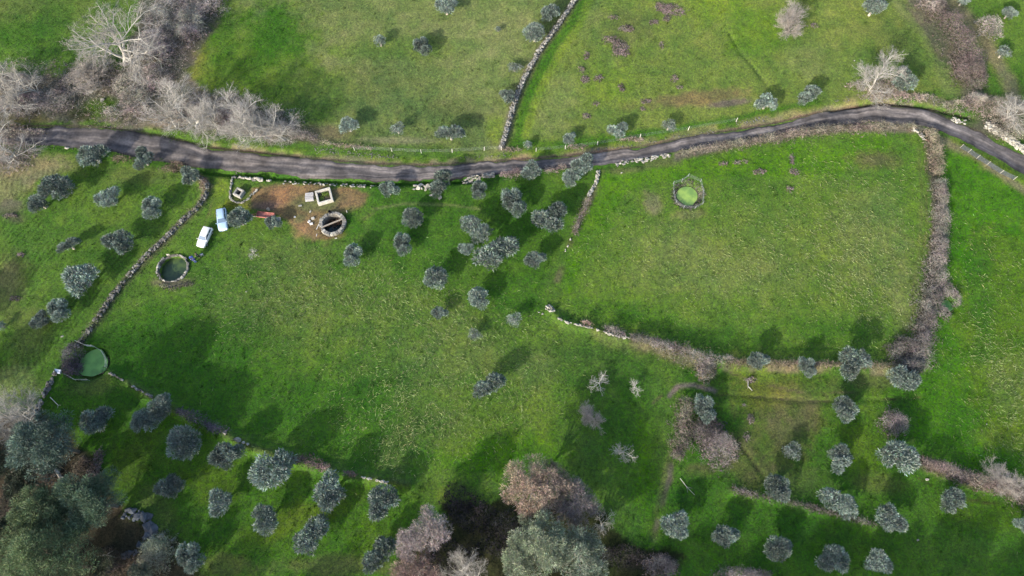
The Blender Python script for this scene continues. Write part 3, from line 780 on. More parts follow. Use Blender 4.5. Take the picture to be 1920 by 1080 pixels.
stone_wall([(1010, 586), (1022, 590)], .4, .25, 'few white stones beside the stone pile on the path side', .4, 'b', .1, 13, rows=1)
stone_wall([(1042, 596), (1060, 606), (1088, 612), (1120, 621), (1152, 632), (1190, 637)], .45, .5, 'thin row of pale stones edging the lower side of the right field', .4, 'ba', .22, 14, rows=1)
stone_wall([(212, 703), (226, 710), (250, 725), (290, 746)], .5, .4, 'broken line of grey stones leading from the lower left pond to the olive trees', .42, 'ac', .35, 15, rows=1)
stone_wall([(425, 814), (446, 824), (470, 836)], .6, .4, 'few white boulders on the bank above the lower left olive rows', .6, 'b', .3, 16, rows=1, name='boulder_row')
stone_wall([(680, 896), (705, 901), (728, 906)], .4, .5, 'thin white line of stones at the right end of the curved bank', .34, 'b', .1, 17, rows=1)
stone_wall([(1847, 236), (1868, 247), (1890, 262), (1930, 290)], 1.5, .8, 'broad whitish stone wall above the road at the right edge', .42, 'b', 0, 18)
stone_wall([(1786, 223), (1800, 230), (1812, 228)], 1.0, .4, 'loose pale stones beside the road ditch near the white wall', .45, 'b', .1, 19, name='stone_pile')
stone_wall([(1712, 244), (1722, 250), (1733, 262)], .6, .5, 'pale stones at the corner where road brambles meet the tan hedge', .4, 'ba', .1, 20)

# well and pond rings of fitted stones
def ring_stones(c, rin, rout, ztop, n, mat_keys, root, seed, skip=(), drop=()):
    rr = random.Random(seed); o0 = root.location
    z0 = float(hbase(*c))
    for k in range(n):
        if k in skip: continue
        a0 = 2 * math.pi * (k + .04 + rr.uniform(-.06, .06)) / n; a1 = 2 * math.pi * (k + .96 + rr.uniform(-.06, .06)) / n
        ri = rin * rr.uniform(.97, 1.03); ro = rout * rr.uniform(.94, 1.05); zt = ztop * rr.uniform(.8, 1.1) - (.35 if k in drop else 0)
        bm = bmesh.new(); vv = []
        for z in (-.35, zt):
            for a, r in ((a0, ri), (a1, ri), (a1, ro), (a0, ro), ):
                vv.append(bm.verts.new((math.cos(a) * r + rr.uniform(-.03, .03), math.sin(a) * r + rr.uniform(-.03, .03), z + (rr.uniform(-.04, .04) if z > 0 else 0))))
        for f in ((0, 1, 2, 3), (4, 7, 6, 5), (0, 4, 5, 1), (1, 5, 6, 2), (2, 6, 7, 3), (3, 7, 4, 0)):
            bm.faces.new([vv[q] for q in f])
        top = [e for e in bm.edges if all(v.co.z > 0 for v in e.verts)]
        bmesh.ops.bevel(bm, geom=top, offset=.05, segments=1, affect='EDGES')
        m = {'a': STONE_A, 'b': STONE_B, 'c': STONE_C}[rr.choice(mat_keys)]
        o = bm_obj('stone', bm, m, root); o.location = (c[0] - o0.x, c[1] - o0.y, z0 - o0.z)
def shaft(root, c, r_in, r_out, zlo, zhi, mat):
    bm = bmesh.new(); n = 36; rings = []
    rr = random.Random(3)
    lv = [zlo, zlo * .66, zlo * .33, 0 if zhi > 0 else zhi, zhi]
    for z in lv:
        rings.append([bm.verts.new((math.cos(2 * math.pi * k / n) * (r_in + rr.uniform(-.04, .05)), math.sin(2 * math.pi * k / n) * (r_in + rr.uniform(-.04, .05)), z)) for k in range(n)])
    rings.append([bm.verts.new((math.cos(2 * math.pi * k / n) * r_out, math.sin(2 * math.pi * k / n) * r_out, zhi)) for k in range(n)])
    rings.append([bm.verts.new((math.cos(2 * math.pi * k / n) * r_out, math.sin(2 * math.pi * k / n) * r_out, zlo)) for k in range(n)])
    for a, b in zip(rings[:-1], rings[1:]):
        for k in range(n): bm.faces.new((a[k], a[(k + 1) % n], b[(k + 1) % n], b[k]))
    o = bm_obj('shaft_wall', bm, mat, root); o.location = (c[0] - root.location.x, c[1] - root.location.y, float(hbase(*c)) - root.location.z)
SHAFT = plain('shaft_masonry', (.13, .12, .10), .95, noise=.4, scale=4, bump=.8)
z = float(hbase(*w1))
root = tag(empty('stone_pond', (w1[0], w1[1], z)), 'round open pond with a pale stone rim just below the parked cars', 'pond')
shaft(root, w1, 2.42, 2.62, -1.5, .05, SHAFT); ring_stones(w1, 2.42, 2.72, .30, 30, 'aab', root, 3, drop=(7, 8, 9, 10, 17, 18, 19, 21, 22))
for a, s in ((2.0, .8), (-2.3, .5), (-2.55, .35)):   # boulders set on the rim
    o = link('boulder', ROCKS['b'][2], None, root); o.location = (math.cos(a) * 2.65, math.sin(a) * 2.65, .35); o.scale = (s, s * .6, s * .6); o.rotation_euler = (0, 0, a + 1.1)
z = float(hbase(*w2))
root = tag(empty('stone_well', (w2[0], w2[1], z)), 'large round stone well with a wooden beam across its mouth', 'well')
shaft(root, w2, 1.78, 2.0, -1.9, .5, SHAFT); ring_stones(w2, 1.74, 2.32, .72, 26, 'aab', root, 9)
WOODM = plain('weathered_wood', (.30, .26, .21), .85, noise=.3, scale=8)
bm = bmesh.new(); add_box(bm, (0, 0, .62), (3.75, .22, .2), Matrix.Rotation(math.radians(25), 4, 'Z'), .02); bm_obj('beam', bm, WOODM, root)
bm = bmesh.new(); add_rod(bm, (-.55, 2.0, .7), (-.55, 2.0, 1.25), .25, .25, 10); bmesh.ops.delete(bm, geom=[f for f in bm.faces if f.normal.z > .9], context='FACES_ONLY')
add_rod(bm, (-.55, 2.0, .72), (-.55, 2.0, .8), .23, .23, 10)
tag(bm_obj('bucket', bm, plain('black_plastic', (.02, .02, .025), .5, noise=.1)), 'black bucket standing on the far rim of the round well', 'bucket').location = (w2[0], w2[1], z)
# dry brushwood fallen inside the well
rr = np.random.default_rng(5)
A = np.stack([rr.uniform(-.9, .9, 90), rr.uniform(.2, 1.2, 90), rr.uniform(-.95, -.5, 90)], 1); B = A + rr.normal(size=(90, 3)) * [.5, .5, .15]
Vv, Ff = prisms(A, B, np.full(90, .03), np.full(90, .015))
o = link('brushwood', npmesh('brushwood', Vv, Ff), plain('brushwood_brown', (.16, .085, .05), .9), None, (w2[0], w2[1], z))
tag(o, 'brown dead branches floating inside the round well', 'brushwood', kind='thing')

# pale square basin, square wellhead, boards
def square_frame(px, py, w, l, t, h, rz, name, label, cat, mat, inner=None):
    x, y = P(px, py); z = gz(x, y)
    root = tag(empty(name, (x, y, z), rz), label, cat)
    for c, s in (((0, l / 2 - t / 2, h / 2 - .1), (w, t, h + .2)), ((0, -l / 2 + t / 2, h / 2 - .1), (w, t, h + .2)),
                 ((w / 2 - t / 2, 0, h / 2 - .1), (t, l - 2 * t, h + .19)), ((-w / 2 + t / 2, 0, h / 2 - .1), (t, l - 2 * t, h + .19))):
        bm = bmesh.new(); add_box(bm, c, s, None, .03); bm_obj('side_slab', bm, mat, root)
    return root, x, y, z
CONC = plain('pale_concrete', (.38, .36, .31), .9, noise=.22, scale=2.5, bump=.3)
CONC2 = plain('weathered_concrete', (.27, .26, .235), .9, noise=.3, scale=2.5, bump=.4)
root, x, y, z = square_frame(609, 370, 2.75, 2.75, .34, .7, math.radians(18), 'water_tank', 'square roofless concrete tank with pale rims and plants growing inside', 'water tank', CONC)
bm = bmesh.new(); add_box(bm, (0, 0, .05), (2.1, 2.1, .1)); bm_obj('floor_slab', bm, WOOD and plain('tank_mud', (.05, .045, .03), .9), root)
TANK = (x, y, z)
root, x, y, z = square_frame(450, 364, 1.5, 1.5, .30, .8, math.radians(-25), 'square_wellhead', 'small square stone wellhead inside the low stone ring', 'wellhead', CONC2)
bm = bmesh.new(); add_box(bm, (0, 0, -.05), (.95, .95, .1)); bm_obj('shaft_floor', bm, plain('dark_shaft', (.02, .02, .018), .9), root)
x, y = P(581, 371); z = gz(x, y)
root = tag(empty('board_stack', (x, y, z), math.radians(8)), 'neat stack of pale weathered boards left of the concrete tank', 'stack of boards')
BOARD = plain('pale_boards', (.36, .35, .34), .85, noise=.18, scale=5)
for k in range(4):
    for j in range(3):
        bm = bmesh.new(); add_box(bm, (random.uniform(-.05, .05), -.6 + k * .38 + j * .05, .12 + j * .16), (1.55 - .08 * j, .30, .12), Matrix.Rotation(random.uniform(-.03, .03), 4, 'Z'), .01)
        bm_obj('board', bm, BOARD, root)
# debris in the yard
def slab(px, py, sx, sy, sz, rz, mat, name, label, cat, tilt=0, group=None):
    x, y = P(px, py); bm = bmesh.new(); add_box(bm, (0, 0, sz / 2), (sx, sy, sz), None, min(.03, sz * .3))
    o = bm_obj(name, bm, mat); o.location = (x, y, gz(x, y) + .02); o.rotation_euler = (tilt, tilt * .5, rz); tag(o, label, cat, group); return o
WHITE = plain('white_paint', (.50, .49, .47), .6, noise=.12)
slab(587, 410, .55, .45, .25, .4, CONC, 'concrete_block', 'pale block furthest from the camera in the trio left of the well', 'block', .1, 'blocks left of the well')
slab(580, 416, .5, .38, .25, 1.0, WHITE, 'concrete_block', 'leftmost white block of the trio left of the well', 'block', .1, 'blocks left of the well')
slab(584, 420, .55, .40, .2, .3, WHITE, 'concrete_block', 'lowest white block of the trio left of the well', 'block', .1, 'blocks left of the well')
slab(597, 423, .12, 1.5, .09, -.35, WHITE, 'wooden_plank', 'white plank leaning beside the round well', 'plank', .1)
slab(594, 441, .1, .5, .09, -.1, WHITE, 'wooden_stake', 'short white stake on bare soil below the round well', 'stake')
slab(553, 407, .32, .25, .12, .3, WHITE, 'white_stone', 'small white stone on the soil left of the blocks', 'stone')
slab(563, 386, .6, .3, .12, .2, CONC2, 'broken_slab', 'small broken grey slab under the board stack', 'slab')
slab(582, 397, .4, .22, .1, 1.2, CONC, 'broken_slab', 'small pale slab on the grass between board stack and well', 'slab')
slab(630, 447, .4, .2, .1, .2, CONC, 'broken_slab', 'small pale slab in the grass below the round well', 'slab')
slab(476, 406, 1.0, .12, .1, -.1, CONC, 'wooden_stake', 'pale stake on the grass between olive and rusty trailer', 'stake')
slab(110, 697, 1.1, .65, .4, -.15, plain('bluish_white_paint', (.62, .66, .72), .6, noise=.1), 'white_block', 'bluish white block at the top of the short mossy wall', 'block')
slab(651, 398, .12, .3, .5, .2, CONC, 'fence_stump', 'pale stump post standing on the grass right of the tank', 'stump')
# stones lying alone
def boulder(px, py, s, key, label, rz=0, group=None):
    x, y = P(px, py); me = ROCKS[key][int(px) % 6]
    o = link('boulder', me, None, None, (x, y, gz(x, y) + s * .15)); o.scale = (s, s * .8, s * .75); o.rotation_euler = (.1, .15, rz)
    tag(o, label, 'boulder', group)
boulder(809, 366, .8, 'b', 'cream boulder on the grass below the boulder heap, left one of two', .4)
boulder(825, 372, .9, 'b', 'cream boulder under the leafy roadside olive, right one of two', 1.2)
boulder(172, 172, 1.1, 'b', 'pale boulder in the scrub clearing, upper of two', .4)
boulder(193, 188, 1.0, 'b', 'pale boulder in the scrub clearing, lower of two', .9)
boulder(1166, 324, .55, 'b', 'pale boulder on the field edge just below the road stones', .4)
boulder(322, 51 + 15, .7, 'b', 'pale boulder lying among the grey scrub at the top left', .4)
boulder(126, 278, .8, 'b', 'pale boulder at the road edge left of the two bushy olives', .2)
boulder(303, 1005, 1.0, 'a', 'grey upright boulder at the wood edge, left of two', .2)
boulder(325, 1013, .75, 'a', 'grey boulder at the wood edge, right of two', 1.4)
boulder(1738, 899, .6, 'b', 'white boulder on grass below the brown lower right hedge', .1)
boulder(1722, 871, .45, 'a', 'small stone at the left tip of the brown lower right hedge', .1)
boulder(1721, 1013, .5, 'a', 'small pale stone alone in the dark lower right grass', .1)
boulder(1290, 381, .35, 'b', 'white stone on the lower bank of the fenced field pond', .1)
boulder(180, 697, .8, 'a', 'tan stone on the lower rim of the pond at the left wall bend', .1)
boulder(117, 631, .5, 'b', 'white stone on grass left of the long crooked wall', .6)
boulder(462, 547, .35, 'b', 'tiny white stone in the middle of the main field', .6)
boulder(1850, 795, .35, 'b', 'tiny white stone in the far right field', .6)
boulder(1602, 114, .35, 'b', 'tiny white stone in the upper right field above the bare tree', .6)

# verge rubble, one mass of small stones
rr = np.random.default_rng(12); pts = []; sz = []
for q, n, w in (([(590, 281), (640, 286), (700, 292), (745, 296)], 170, 5), ([(1100, 284), (1200, 268), (1280, 256), (1340, 246)], 60, 4), ([(1380, 232), (1430, 222), (1445, 222)], 60, 7),
                ([(1560, 190), (1600, 185)], 24, 6), ([(1720, 182), (1760, 190)], 50, 6), ([(860, 296), (960, 290)], 30, 3), ([(100, 275), (140, 278)], 10, 4), ([(440, 322), (455, 330)], 14, 4), ([(700, 348), (760, 350)], 24, 3)):
    wp = smooth_line(PW(q), .8); L = along(wp, np.array([0.]))[3]
    s = rr.random(n) * L; x, y, an, _ = along(wp, s); off = rr.normal(size=n) * w * .06
    pts.append(np.stack([x - np.sin(an) * off, y + np.cos(an) * off], 1)); sz.append(rr.uniform(.12, .42, n))
o = rubble('verge_rubble', np.concatenate(pts), np.concatenate(sz) * .8, STONE_A, None, 4)
tag(o, 'loose pale rubble scattered along the road verges', 'rubble', kind='stuff')

# ------------------------------------------------------------------ vegetation
OLEAF = attr_mat('olive_leaves', .55, .3, .26, 2.5, .12)
BARK = plain('olive_bark', (.30, .27, .22), .9, noise=.3, scale=5)
BARKP = plain('pale_bark', (.37, .355, .32), .9, noise=.2, scale=3)
BARKG = plain('grey_brown_bark', (.20, .175, .155), .9, noise=.25)
TWIG = attr_mat('bare_twigs', .9, .1, .12, 2.0)
LEAFY = attr_mat('tree_foliage', .8, .15, .1, 1.5, .15)
BRAM = attr_mat('bramble_stems', .9, .1, .06, 1.2)
GRASSM = attr_mat('grass_blades', .85, .1, 0, .8, .2)

def blobs_olive(seed, kind):
    r = np.random.default_rng(seed)
    bl = []
    cs = {'round': [(0, 0, 1.0)], 'loose': [(-.35, .1, .6), (.4, .2, .55), (.05, -.4, .6)], 'double': [(-.42, -.25, .62), (.38, .22, .66)],
          'vee': [(-.5, -.05, .5), (.42, .28, .55), (.1, -.45, .5)], 'tall': [(0, .25, .8), (.05, -.25, .8)], 'small': [(0, 0, 1.0)]}[kind]
    for cx, cy, s in cs:
        n = 18 if s > .9 else 10
        for k in range(n):
            a = 2.4 * k + r.uniform(-.5, .5); u = .72 * s * math.sqrt(r.random()); e = r.uniform(-.35, 1)
            bl.append((cx + u * math.cos(a) * (1 - .3 * max(e, 0)), cy + u * math.sin(a) * (1 - .3 * max(e, 0)), .30 + .42 * e * s, r.uniform(.22, .38) * (s ** .6)))
    return bl
def foliage_cards(bl, n, base, rng, Ln=(.09, .24), Wd=(.022, .052), up=.35, dark=.45, amt=.48):
    bl = np.array(bl); wts = bl[:, 3] ** 2; wts /= wts.sum()
    idx = rng.choice(len(bl), n, p=wts)
    d = unit(rng.normal(size=(n, 3))); d[:, 2] = np.where(d[:, 2] < -.3, -d[:, 2], d[:, 2])
    rad = bl[idx, 3] * (1 - .5 * rng.random(n) ** 1.8)
    Pc = bl[idx, :3] + d * rad[:, None] * np.array([1, 1, .85])
    D = d + [0, 0, up] + rng.normal(size=(n, 3)) * .42
    V, F = cards(Pc, D, rng.uniform(*Ln, n), rng.uniform(*Wd, n), rng)
    bshade = 1 + .38 * (np.random.default_rng(1).random(len(bl)) * 2 - 1)
    col = colvar(n, 4, base, rng, amt) * np.repeat(bshade[idx], 4)[:, None]
    return V, F, col
# unit-radius olive prototypes (scaled per tree)
OL = {}
def olive_proto(key, kind, seed, n=6500, base=(.168, .212, .182)):
    r = np.random.default_rng(seed); bl = blobs_olive(seed, kind)
    V, F, col = foliage_cards(bl, n, base, r)
    V[:, 2] += .62
    crown = npmesh('crown', V, F, col)
    crown.materials.append(OLEAF)
    A = []; B = []; ra = []; rb = []
    stem = np.array([0, 0, -.1]); A.append(stem); B.append(np.array([.03, .02, .35])); ra.append(.13); rb.append(.10)
    A.append(np.array([.03, .02, .33])); B.append(np.array([.0, .05, .55])); ra.append(.10); rb.append(.07)
    for b_ in bl[:9]:
        m = np.array([b_[0] * .45, b_[1] * .45, .62 + b_[2] * .3]); e = np.array([b_[0], b_[1], .62 + b_[2]])
        A += [np.array([.0, .03, .45]), m]; B += [m, e]; ra += [.06, .04]; rb += [.04, .012]
    Vt, Ft = rods(np.array(A), np.array(B), np.array(ra), np.array(rb), 6)
    trunk = npmesh('trunk', Vt, Ft, smooth=True); trunk.materials.append(BARK)
    OL[key] = (trunk, crown)
for k, (kind, s) in enumerate((('round', 1), ('round', 2), ('loose', 3), ('double', 4), ('vee', 5), ('tall', 6), ('round', 8), ('double', 12), ('loose', 17))):
    olive_proto(k, kind, s)
olive_proto(9, 'small', 21, 2400)
olive_proto(10, 'loose', 25, 1900, (.17, .205, .18))
UL = 'olive trees in the fields'
def olive(px, py, r, v, rz, sy, label):
    s = PS(px, py); Rm = r * s * 1.08
    hc = Rm * .66
    x, y = P(px, py, hc); 
    root = empty('olive_tree', (x, y, gz(x, y)), math.radians(rz), (Rm, Rm * sy, Rm * .86))
    tag(root, label, 'olive tree', UL)
    t, c = OL[v]
    link('trunk', t, None, root); link('crown', c, None, root)
OLIVES = [
 (837, 15, 21, 2, 10, 1, 'olive tree with pale trunk base at the top edge of the upper middle field'),
 (790, 90, 18, 5, 20, 1.1, 'tall narrow olive, right one of the close pair in the upper middle field'),
 (713, 79, 14, 9, 0, 1, 'small round olive, left one of the close pair in the upper middle field'),
 (1031, 28, 18, 0, 40, 1, 'olive touching the top stone wall near the top edge'),
 (1003, 66, 21, 1, 80, 1, 'larger olive left of the top stone wall, below another beside it'),
 (934, 56, 7, 9, 30, 1, 'tiny olive sapling in the upper middle field left of the wall'),
 (655, 237, 19, 2, 200, 1, 'dark loose olive just right of the bare tree row above the road'),
 (746, 243, 15, 10, 30, 1, 'thin sparse olive above the road, between two fuller ones'),
 (845, 252, 23, 3, -25, .9, 'wide dense olive above the road in the upper middle field'),
 (965, 128, 11, 10, 90, 1.5, 'wispy narrow olive left of the middle of the top stone wall'),
 (952, 183, 16, 2, 120, 1, 'olive against the lower half of the top stone wall'),
 (990, 273, 10, 9, 10, 1, 'small olive at the foot of the top stone wall beside the road'),
 (1067, 262, 14, 6, 60, 1, 'small round olive on the road bank right of the top wall'),
 (1157, 246, 18, 4, 0, 1, 'open olive on the road bank, second one right of the top wall'),
 (1254, 237, 15, 10, 140, 1, 'faint grey olive half hidden on the shaded road bank'),
 (1436, 195, 19, 4, 160, 1.1, 'olive with visible trunk on the bank left of the road bend'),
 (1515, 181, 22, 3, 15, .9, 'wide olive on the dark bank above the road bend'),
 (1637, 17, 22, 1, 10, .9, 'dark green olive with white trunk near the top right'),
 (1692, 152, 25, 8, 60, 1, 'bushy olive tucked against the bare tree above the road bend'),
 (1890, 27, 14, 6, 10, 1.1, 'small olive near the top right corner, upper of two'),
 (1880, 100, 15, 10, 40, 1, 'small open olive near the right edge, lower of two'),
 (1805, 2, 14, 10, 200, 1, 'olive cut by the top edge with a pale leaning trunk'),
 (176, 293, 27, 8, 0, 1, 'wide bushy olive on the road edge at the top of the left orchard'),
 (270, 300, 22, 4, 80, .9, 'bushy olive on the road edge right of the widest bushy one'),
 (108, 356, 27, 0, 0, 1.1, 'large dense olive of the merged pair in the left orchard'),
 (76, 382, 22, 6, 90, 1, 'lower left smaller olive of the merged pair in the left orchard'),
 (205, 374, 24, 2, 30, 1, 'loose three lobed olive in the middle of the left orchard'),
 (284, 391, 22, 5, -10, 1, 'two lobed upright olive between orchard middle and crooked wall'),
 (131, 461, 19, 3, 10, .8, 'small flat olive in the left orchard below the merged pair'),
 (225, 456, 29, 8, 150, .9, 'wide irregular olive in the left orchard beside the wall middle'),
 (155, 524, 32, 2, 240, 1.1, 'largest spiky olive in the left orchard, left of the wall'),
 (110, 583, 23, 5, 10, 1, 'upright olive, right one of the lower pair in the left orchard'),
 (78, 602, 19, 2, 60, 1, 'low olive, left one of the lower pair in the left orchard'),
 (4, 612, 11, 9, 60, 1, 'small olive cut by the left edge of the orchard'),
 (357, 331, 20, 8, 100, 1, 'olive bush growing on the top bend of the crooked wall'),
 (450, 413, 22, 1, 0, 1, 'round olive standing right beside the light blue car'),
 (513, 419, 15, 6, 0, 1.1, 'small olive partly covering the rusty trailer'),
 (730, 357, 18, 6, 0, 1.1, 'small olive at the roadside right of the yard'),
 (827, 345, 25, 3, 40, .95, 'leafy olive rising over the road edge behind cream boulders'),
 (896, 357, 17, 5, -20, 1.1, 'slender olive with white trunk below the ruined roadside wall'),
 (776, 411, 21, 1, 120, 1, 'round olive in the grove, upper left one beside the pale track'),
 (753, 459, 19, 5, 0, 1.2, 'tall olive in the grove directly below the round upper left one'),
 (660, 479, 20, 5, -25, 1.1, 'leaning olive below right of the round well'),
 (818, 521, 22, 1, 200, 1.1, 'round olive in the grove left of the big double crown'),
 (898, 561, 20, 0, 100, 1.1, 'round olive straight below the big double crown'),
 (824, 588, 15, 6, 10, 1, 'small olive with pale trunk at the lower left of the grove'),
 (964, 600, 16, 10, 10, 1, 'sparse whitish olive at the lower tip of the grove'),
 (890, 628, 12, 10, 70, 1.3, 'very thin olive with bare leaning trunk below the grove'),
 (960, 382, 24, 5, 15, 1.25, 'tall dense olive in the grove between road and double crowns'),
 (894, 432, 26, 7, 100, 1.15, 'long two lobed olive above the biggest crown of the grove'),
 (873, 468, 15, 2, 0, 1, 'small olive squeezed beside the two biggest grove crowns'),
 (930, 478, 38, 7, 5, .85, 'biggest olive of the grove with a heavy double crown'),
 (1030, 411, 31, 4, 10, 1, 'V shaped open olive near the white boundary stones'),
 (1002, 489, 20, 6, 30, 1, 'round olive on the right side of the grove'),
 (996, 323, 21, 2, 60, 1, 'olive covering the road edge left of the two joined ones'),
 (1070, 336, 17, 0, 60, 1.1, 'lower left olive of the joined pair at the road corner'),
 (1092, 310, 24, 8, 30, .9, 'upper right olive of the joined pair overhanging the road'),
 (918, 724, 27, 3, 5, .9, 'lone olive in the open main field'),
 (183, 787, 29, 8, 10, 1, 'dark shaded olive nearest the woodland in the lower left orchard'),
 (275, 790, 24, 0, 10, 1.1, 'left one of two merged olives under the curved bank'),
 (308, 768, 26, 1, 70, .9, 'right one of two merged olives touching the curved bank'),
 (352, 830, 33, 1, 130, 1, 'large round olive, first of the row below the curved bank'),
 (427, 855, 30, 6, 30, 1, 'large olive below the white boulders on the bank'),
 (515, 880, 38, 0, 200, 1, 'largest olive of the lower left orchard, middle of the bank row'),
 (323, 912, 26, 6, 200, 1, 'olive in the second row, leftmost, above the wood edge'),
 (414, 943, 26, 2, 100, 1, 'olive in the second row right of the leftmost one'),
 (498, 973, 26, 0, 290, 1, 'olive in the second row below the largest olive'),
 (620, 923, 34, 6, 100, 1, 'big dense olive in the bank row left of the white stone line'),
 (586, 1005, 31, 7, 20, 1.1, 'elongated olive near the bottom, fourth of the second row'),
 (718, 942, 32, 8, 220, 1, 'big olive hanging just below the white stone line'),
 (712, 1040, 30, 3, 20, 1, 'olive at the bottom beside the pinkish bare thicket'),
 (356, 1045, 27, 5, 20, 1, 'dark bluish olive at the bottom by the wood edge'),
 (1417, 679, 20, 6, 20, 1, 'small olive at the left end of the reddish hedge line'),
 (1508, 690, 19, 5, 0, 1, 'small narrow olive in the middle of the reddish hedge line'),
 (1596, 682, 30, 4, 200, 1, 'large open olive growing out of the reddish hedge line'),
 (1693, 711, 26, 0, 160, 1, 'round olive where the reddish and the purple hedge meet'),
 (1318, 767, 22, 5, 0, 1.2, 'tall bluish olive beside the brown bramble strip'),
 (1579, 767, 24, 1, 260, 1, 'round olive in the bare brownish part of the lower right orchard'),
 (1484, 846, 19, 10, 20, 1, 'small pale sparse olive in the brownish grass'),
 (1571, 859, 26, 6, 260, 1, 'olive in the lower right orchard, left of the largest one'),
 (1680, 858, 33, 0, 340, 1, 'largest olive of the lower right orchard near the brown hedge'),
 (1453, 916, 26, 1, 300, .95, 'olive above the low bramble line in the lower right orchard'),
 (1571, 942, 30, 7, 120, 1, 'long slanting olive standing over the low bramble line'),
 (1668, 973, 28, 8, 300, 1, 'loose olive at the right end of the low bramble line'),
 (1782, 939, 24, 0, 30, .95, 'olive alone on grass below the brown lower right hedge'),
 (1265, 985, 27, 2, 20, 1.1, 'olive near the bottom, right of the rutted track'),
 (1357, 1005, 24, 6, 20, 1, 'dark olive in the bottom row, second from the track'),
 (1456, 1031, 26, 1, 20, .9, 'olive in the bottom row, third from the track'),
 (1560, 1050, 29, 8, 170, 1, 'wide dark olive in the bottom row, fourth from the track'),
 (1645, 1053, 25, 2, 170, 1, 'last olive of the bottom row, closest to the right edge'),
 (1918, 985, 18, 6, 170, 1, 'olive cut by the right edge near the bottom'),
]
for t in OLIVES: olive(*t)

# ---- bare trees
def grow(seed, levels=5, h=1.0, spread=.55, first=.28, kids=(6, 5, 5, 4), thick=.035, upb=.25, shrub=False, stems=1):
    r = np.random.default_rng(seed); segs = []
    def branch(p, d, L, rad, lev):
        n = 4 if lev < 2 else 3
        pts = [p]; dirs = []
        dd = d.copy()
        for k in range(n):
            dd = dd + r.normal(size=3) * (.10 + .05 * lev) + np.array([0, 0, upb * .12]); dd /= np.linalg.norm(dd)
            pts.append(pts[-1] + dd * L / n); dirs.append(dd.copy())
        for k in range(n):
            segs.append((pts[k], pts[k + 1], rad * (1 - .6 * k / n), rad * (1 - .6 * (k + 1) / n), lev))
        if lev >= levels - 1: return
        nk = kids[min(lev, len(kids) - 1)]
        for j in range(nk):
            f = first + (1 - first) * (j + r.random()) / nk if lev == 0 else .2 + .8 * (j + r.random()) / nk
            q = f * n; k = min(int(q), n - 1); pos = pts[k] + (pts[k + 1] - pts[k]) * (q - k)
            ax = r.normal(size=3); ax -= ax.dot(dirs[k]) * dirs[k]; ax /= np.linalg.norm(ax) + 1e-9
            ang = spread * r.uniform(.7, 1.35) * (1.15 if lev == 0 else 1)
            nd = dirs[k] * math.cos(ang) + ax * math.sin(ang)
            nd[2] = max(nd[2], -.15)
            branch(pos, nd, L * r.uniform(.5, .72) * (1.05 - .35 * f if lev else 1), rad * (1 - .6 * f) * .62, lev + 1)
    for s in range(stems):
        a = r.random() * 6.28; t = (.25 + .35 * r.random()) if stems > 1 else .06
        branch(np.array([.03 * math.cos(a), .03 * math.sin(a), -.03]) if stems > 1 else np.array([0, 0, -.03]), np.array([math.cos(a) * t, math.sin(a) * t, 1.0]) / math.hypot(1, t), h * .62 * r.uniform(.8, 1.1), thick, 0)
    return segs
def tree_meshes(segs, twig_col, tw_min, rng, scale, bush=False):
    """scale = metres per unit, so twigs keep a real thickness"""
    lev = np.array([s[4] for s in segs]); A = np.array([s[0] for s in segs]); B = np.array([s[1] for s in segs]); ra = np.array([s[2] for s in segs]); rb = np.array([s[3] for s in segs])
    ra = np.maximum(ra, tw_min / scale); rb = np.maximum(rb, tw_min * .7 / scale)
    m = lev <= (0 if bush else 2)
    if not bush: k_ = np.where(lev[m] == 2, .030, np.where(lev[m] == 1, .052, .09)) / scale * (.45 if scale < 5 else 1); ra[m] = np.maximum(ra[m], k_); rb[m] = np.maximum(rb[m], k_ * .7)
    V1, F1 = rods(A[m], B[m], ra[m], rb[m], 4); V2, F2 = prisms(A[~m], B[~m], ra[~m], rb[~m])
    t = npmesh('trunk', V1, F1, smooth=True); t.materials.append(BARKG if bush else BARKP)
    n = int((~m).sum())
    w = npmesh('crown', V2, F2, colvar(n, 6, twig_col, rng, .25, .04)); w.materials.append(TWIG)
    return t, w
BT = {}
rb_ = np.random.default_rng(77)
BT['spread'] = tree_meshes(grow(4, 5, 1, .72, .15, (9, 7, 8, 7), .024), (.29, .275, .25), .0075, rb_, 12)
BT['vase'] = tree_meshes(grow(9, 5, 1, .52, .15, (7, 7, 7, 6), .016, .5, stems=2), (.29, .275, .25), .0075, rb_, 10)
BT['vase2'] = tree_meshes(grow(15, 5, 1, .58, .18, (9, 8, 7, 6), .018, .4), (.29, .275, .25), .0075, rb_, 10)
BT['fruit'] = tree_meshes(grow(23, 4, .8, .85, .15, (8, 7, 6), .022, .1), (.33, .31, .285), .0075, rb_, 4)
BT['bush'] = tree_meshes(grow(31, 4, 1, .6, .1, (9, 8, 7), .014, .3, stems=9), (.23, .195, .185), .008, rb_, 5, True)
BT['bushpale'] = tree_meshes(grow(37, 4, 1, .5, .1, (9, 8, 7), .014, .5, stems=9), (.29, .265, .24), .008, rb_, 5, True)
def bare(px, py, r_px, key, height, rz, label, base=None, name='bare_tree', cat='bare tree', wide=1.0, group=None, up=None):
    s = PS(px, py)
    x, y = P(px, py, height * .55) if base is None else P(*base)
    R_ = r_px * s
    root = empty(name, (x, y, gz(x, y)), math.radians(rz))
    me = BT[key][1]
    n = len(me.vertices); co = np.empty(n * 3, np.float32); me.vertices.foreach_get('co', co); co = co.reshape(-1, 3)
    rad = np.percentile(np.hypot(co[:, 0], co[:, 1]), 94); top = co[:, 2].max()
    root.scale = (R_ / rad, R_ / rad * wide, height / top)
    tag(root, label, cat, group)
    link('trunk', BT[key][0], None, root); link('crown', me, None, root)
    return root
BUSHES = []
G1 = 'pale bare trees in the upper left scrub'
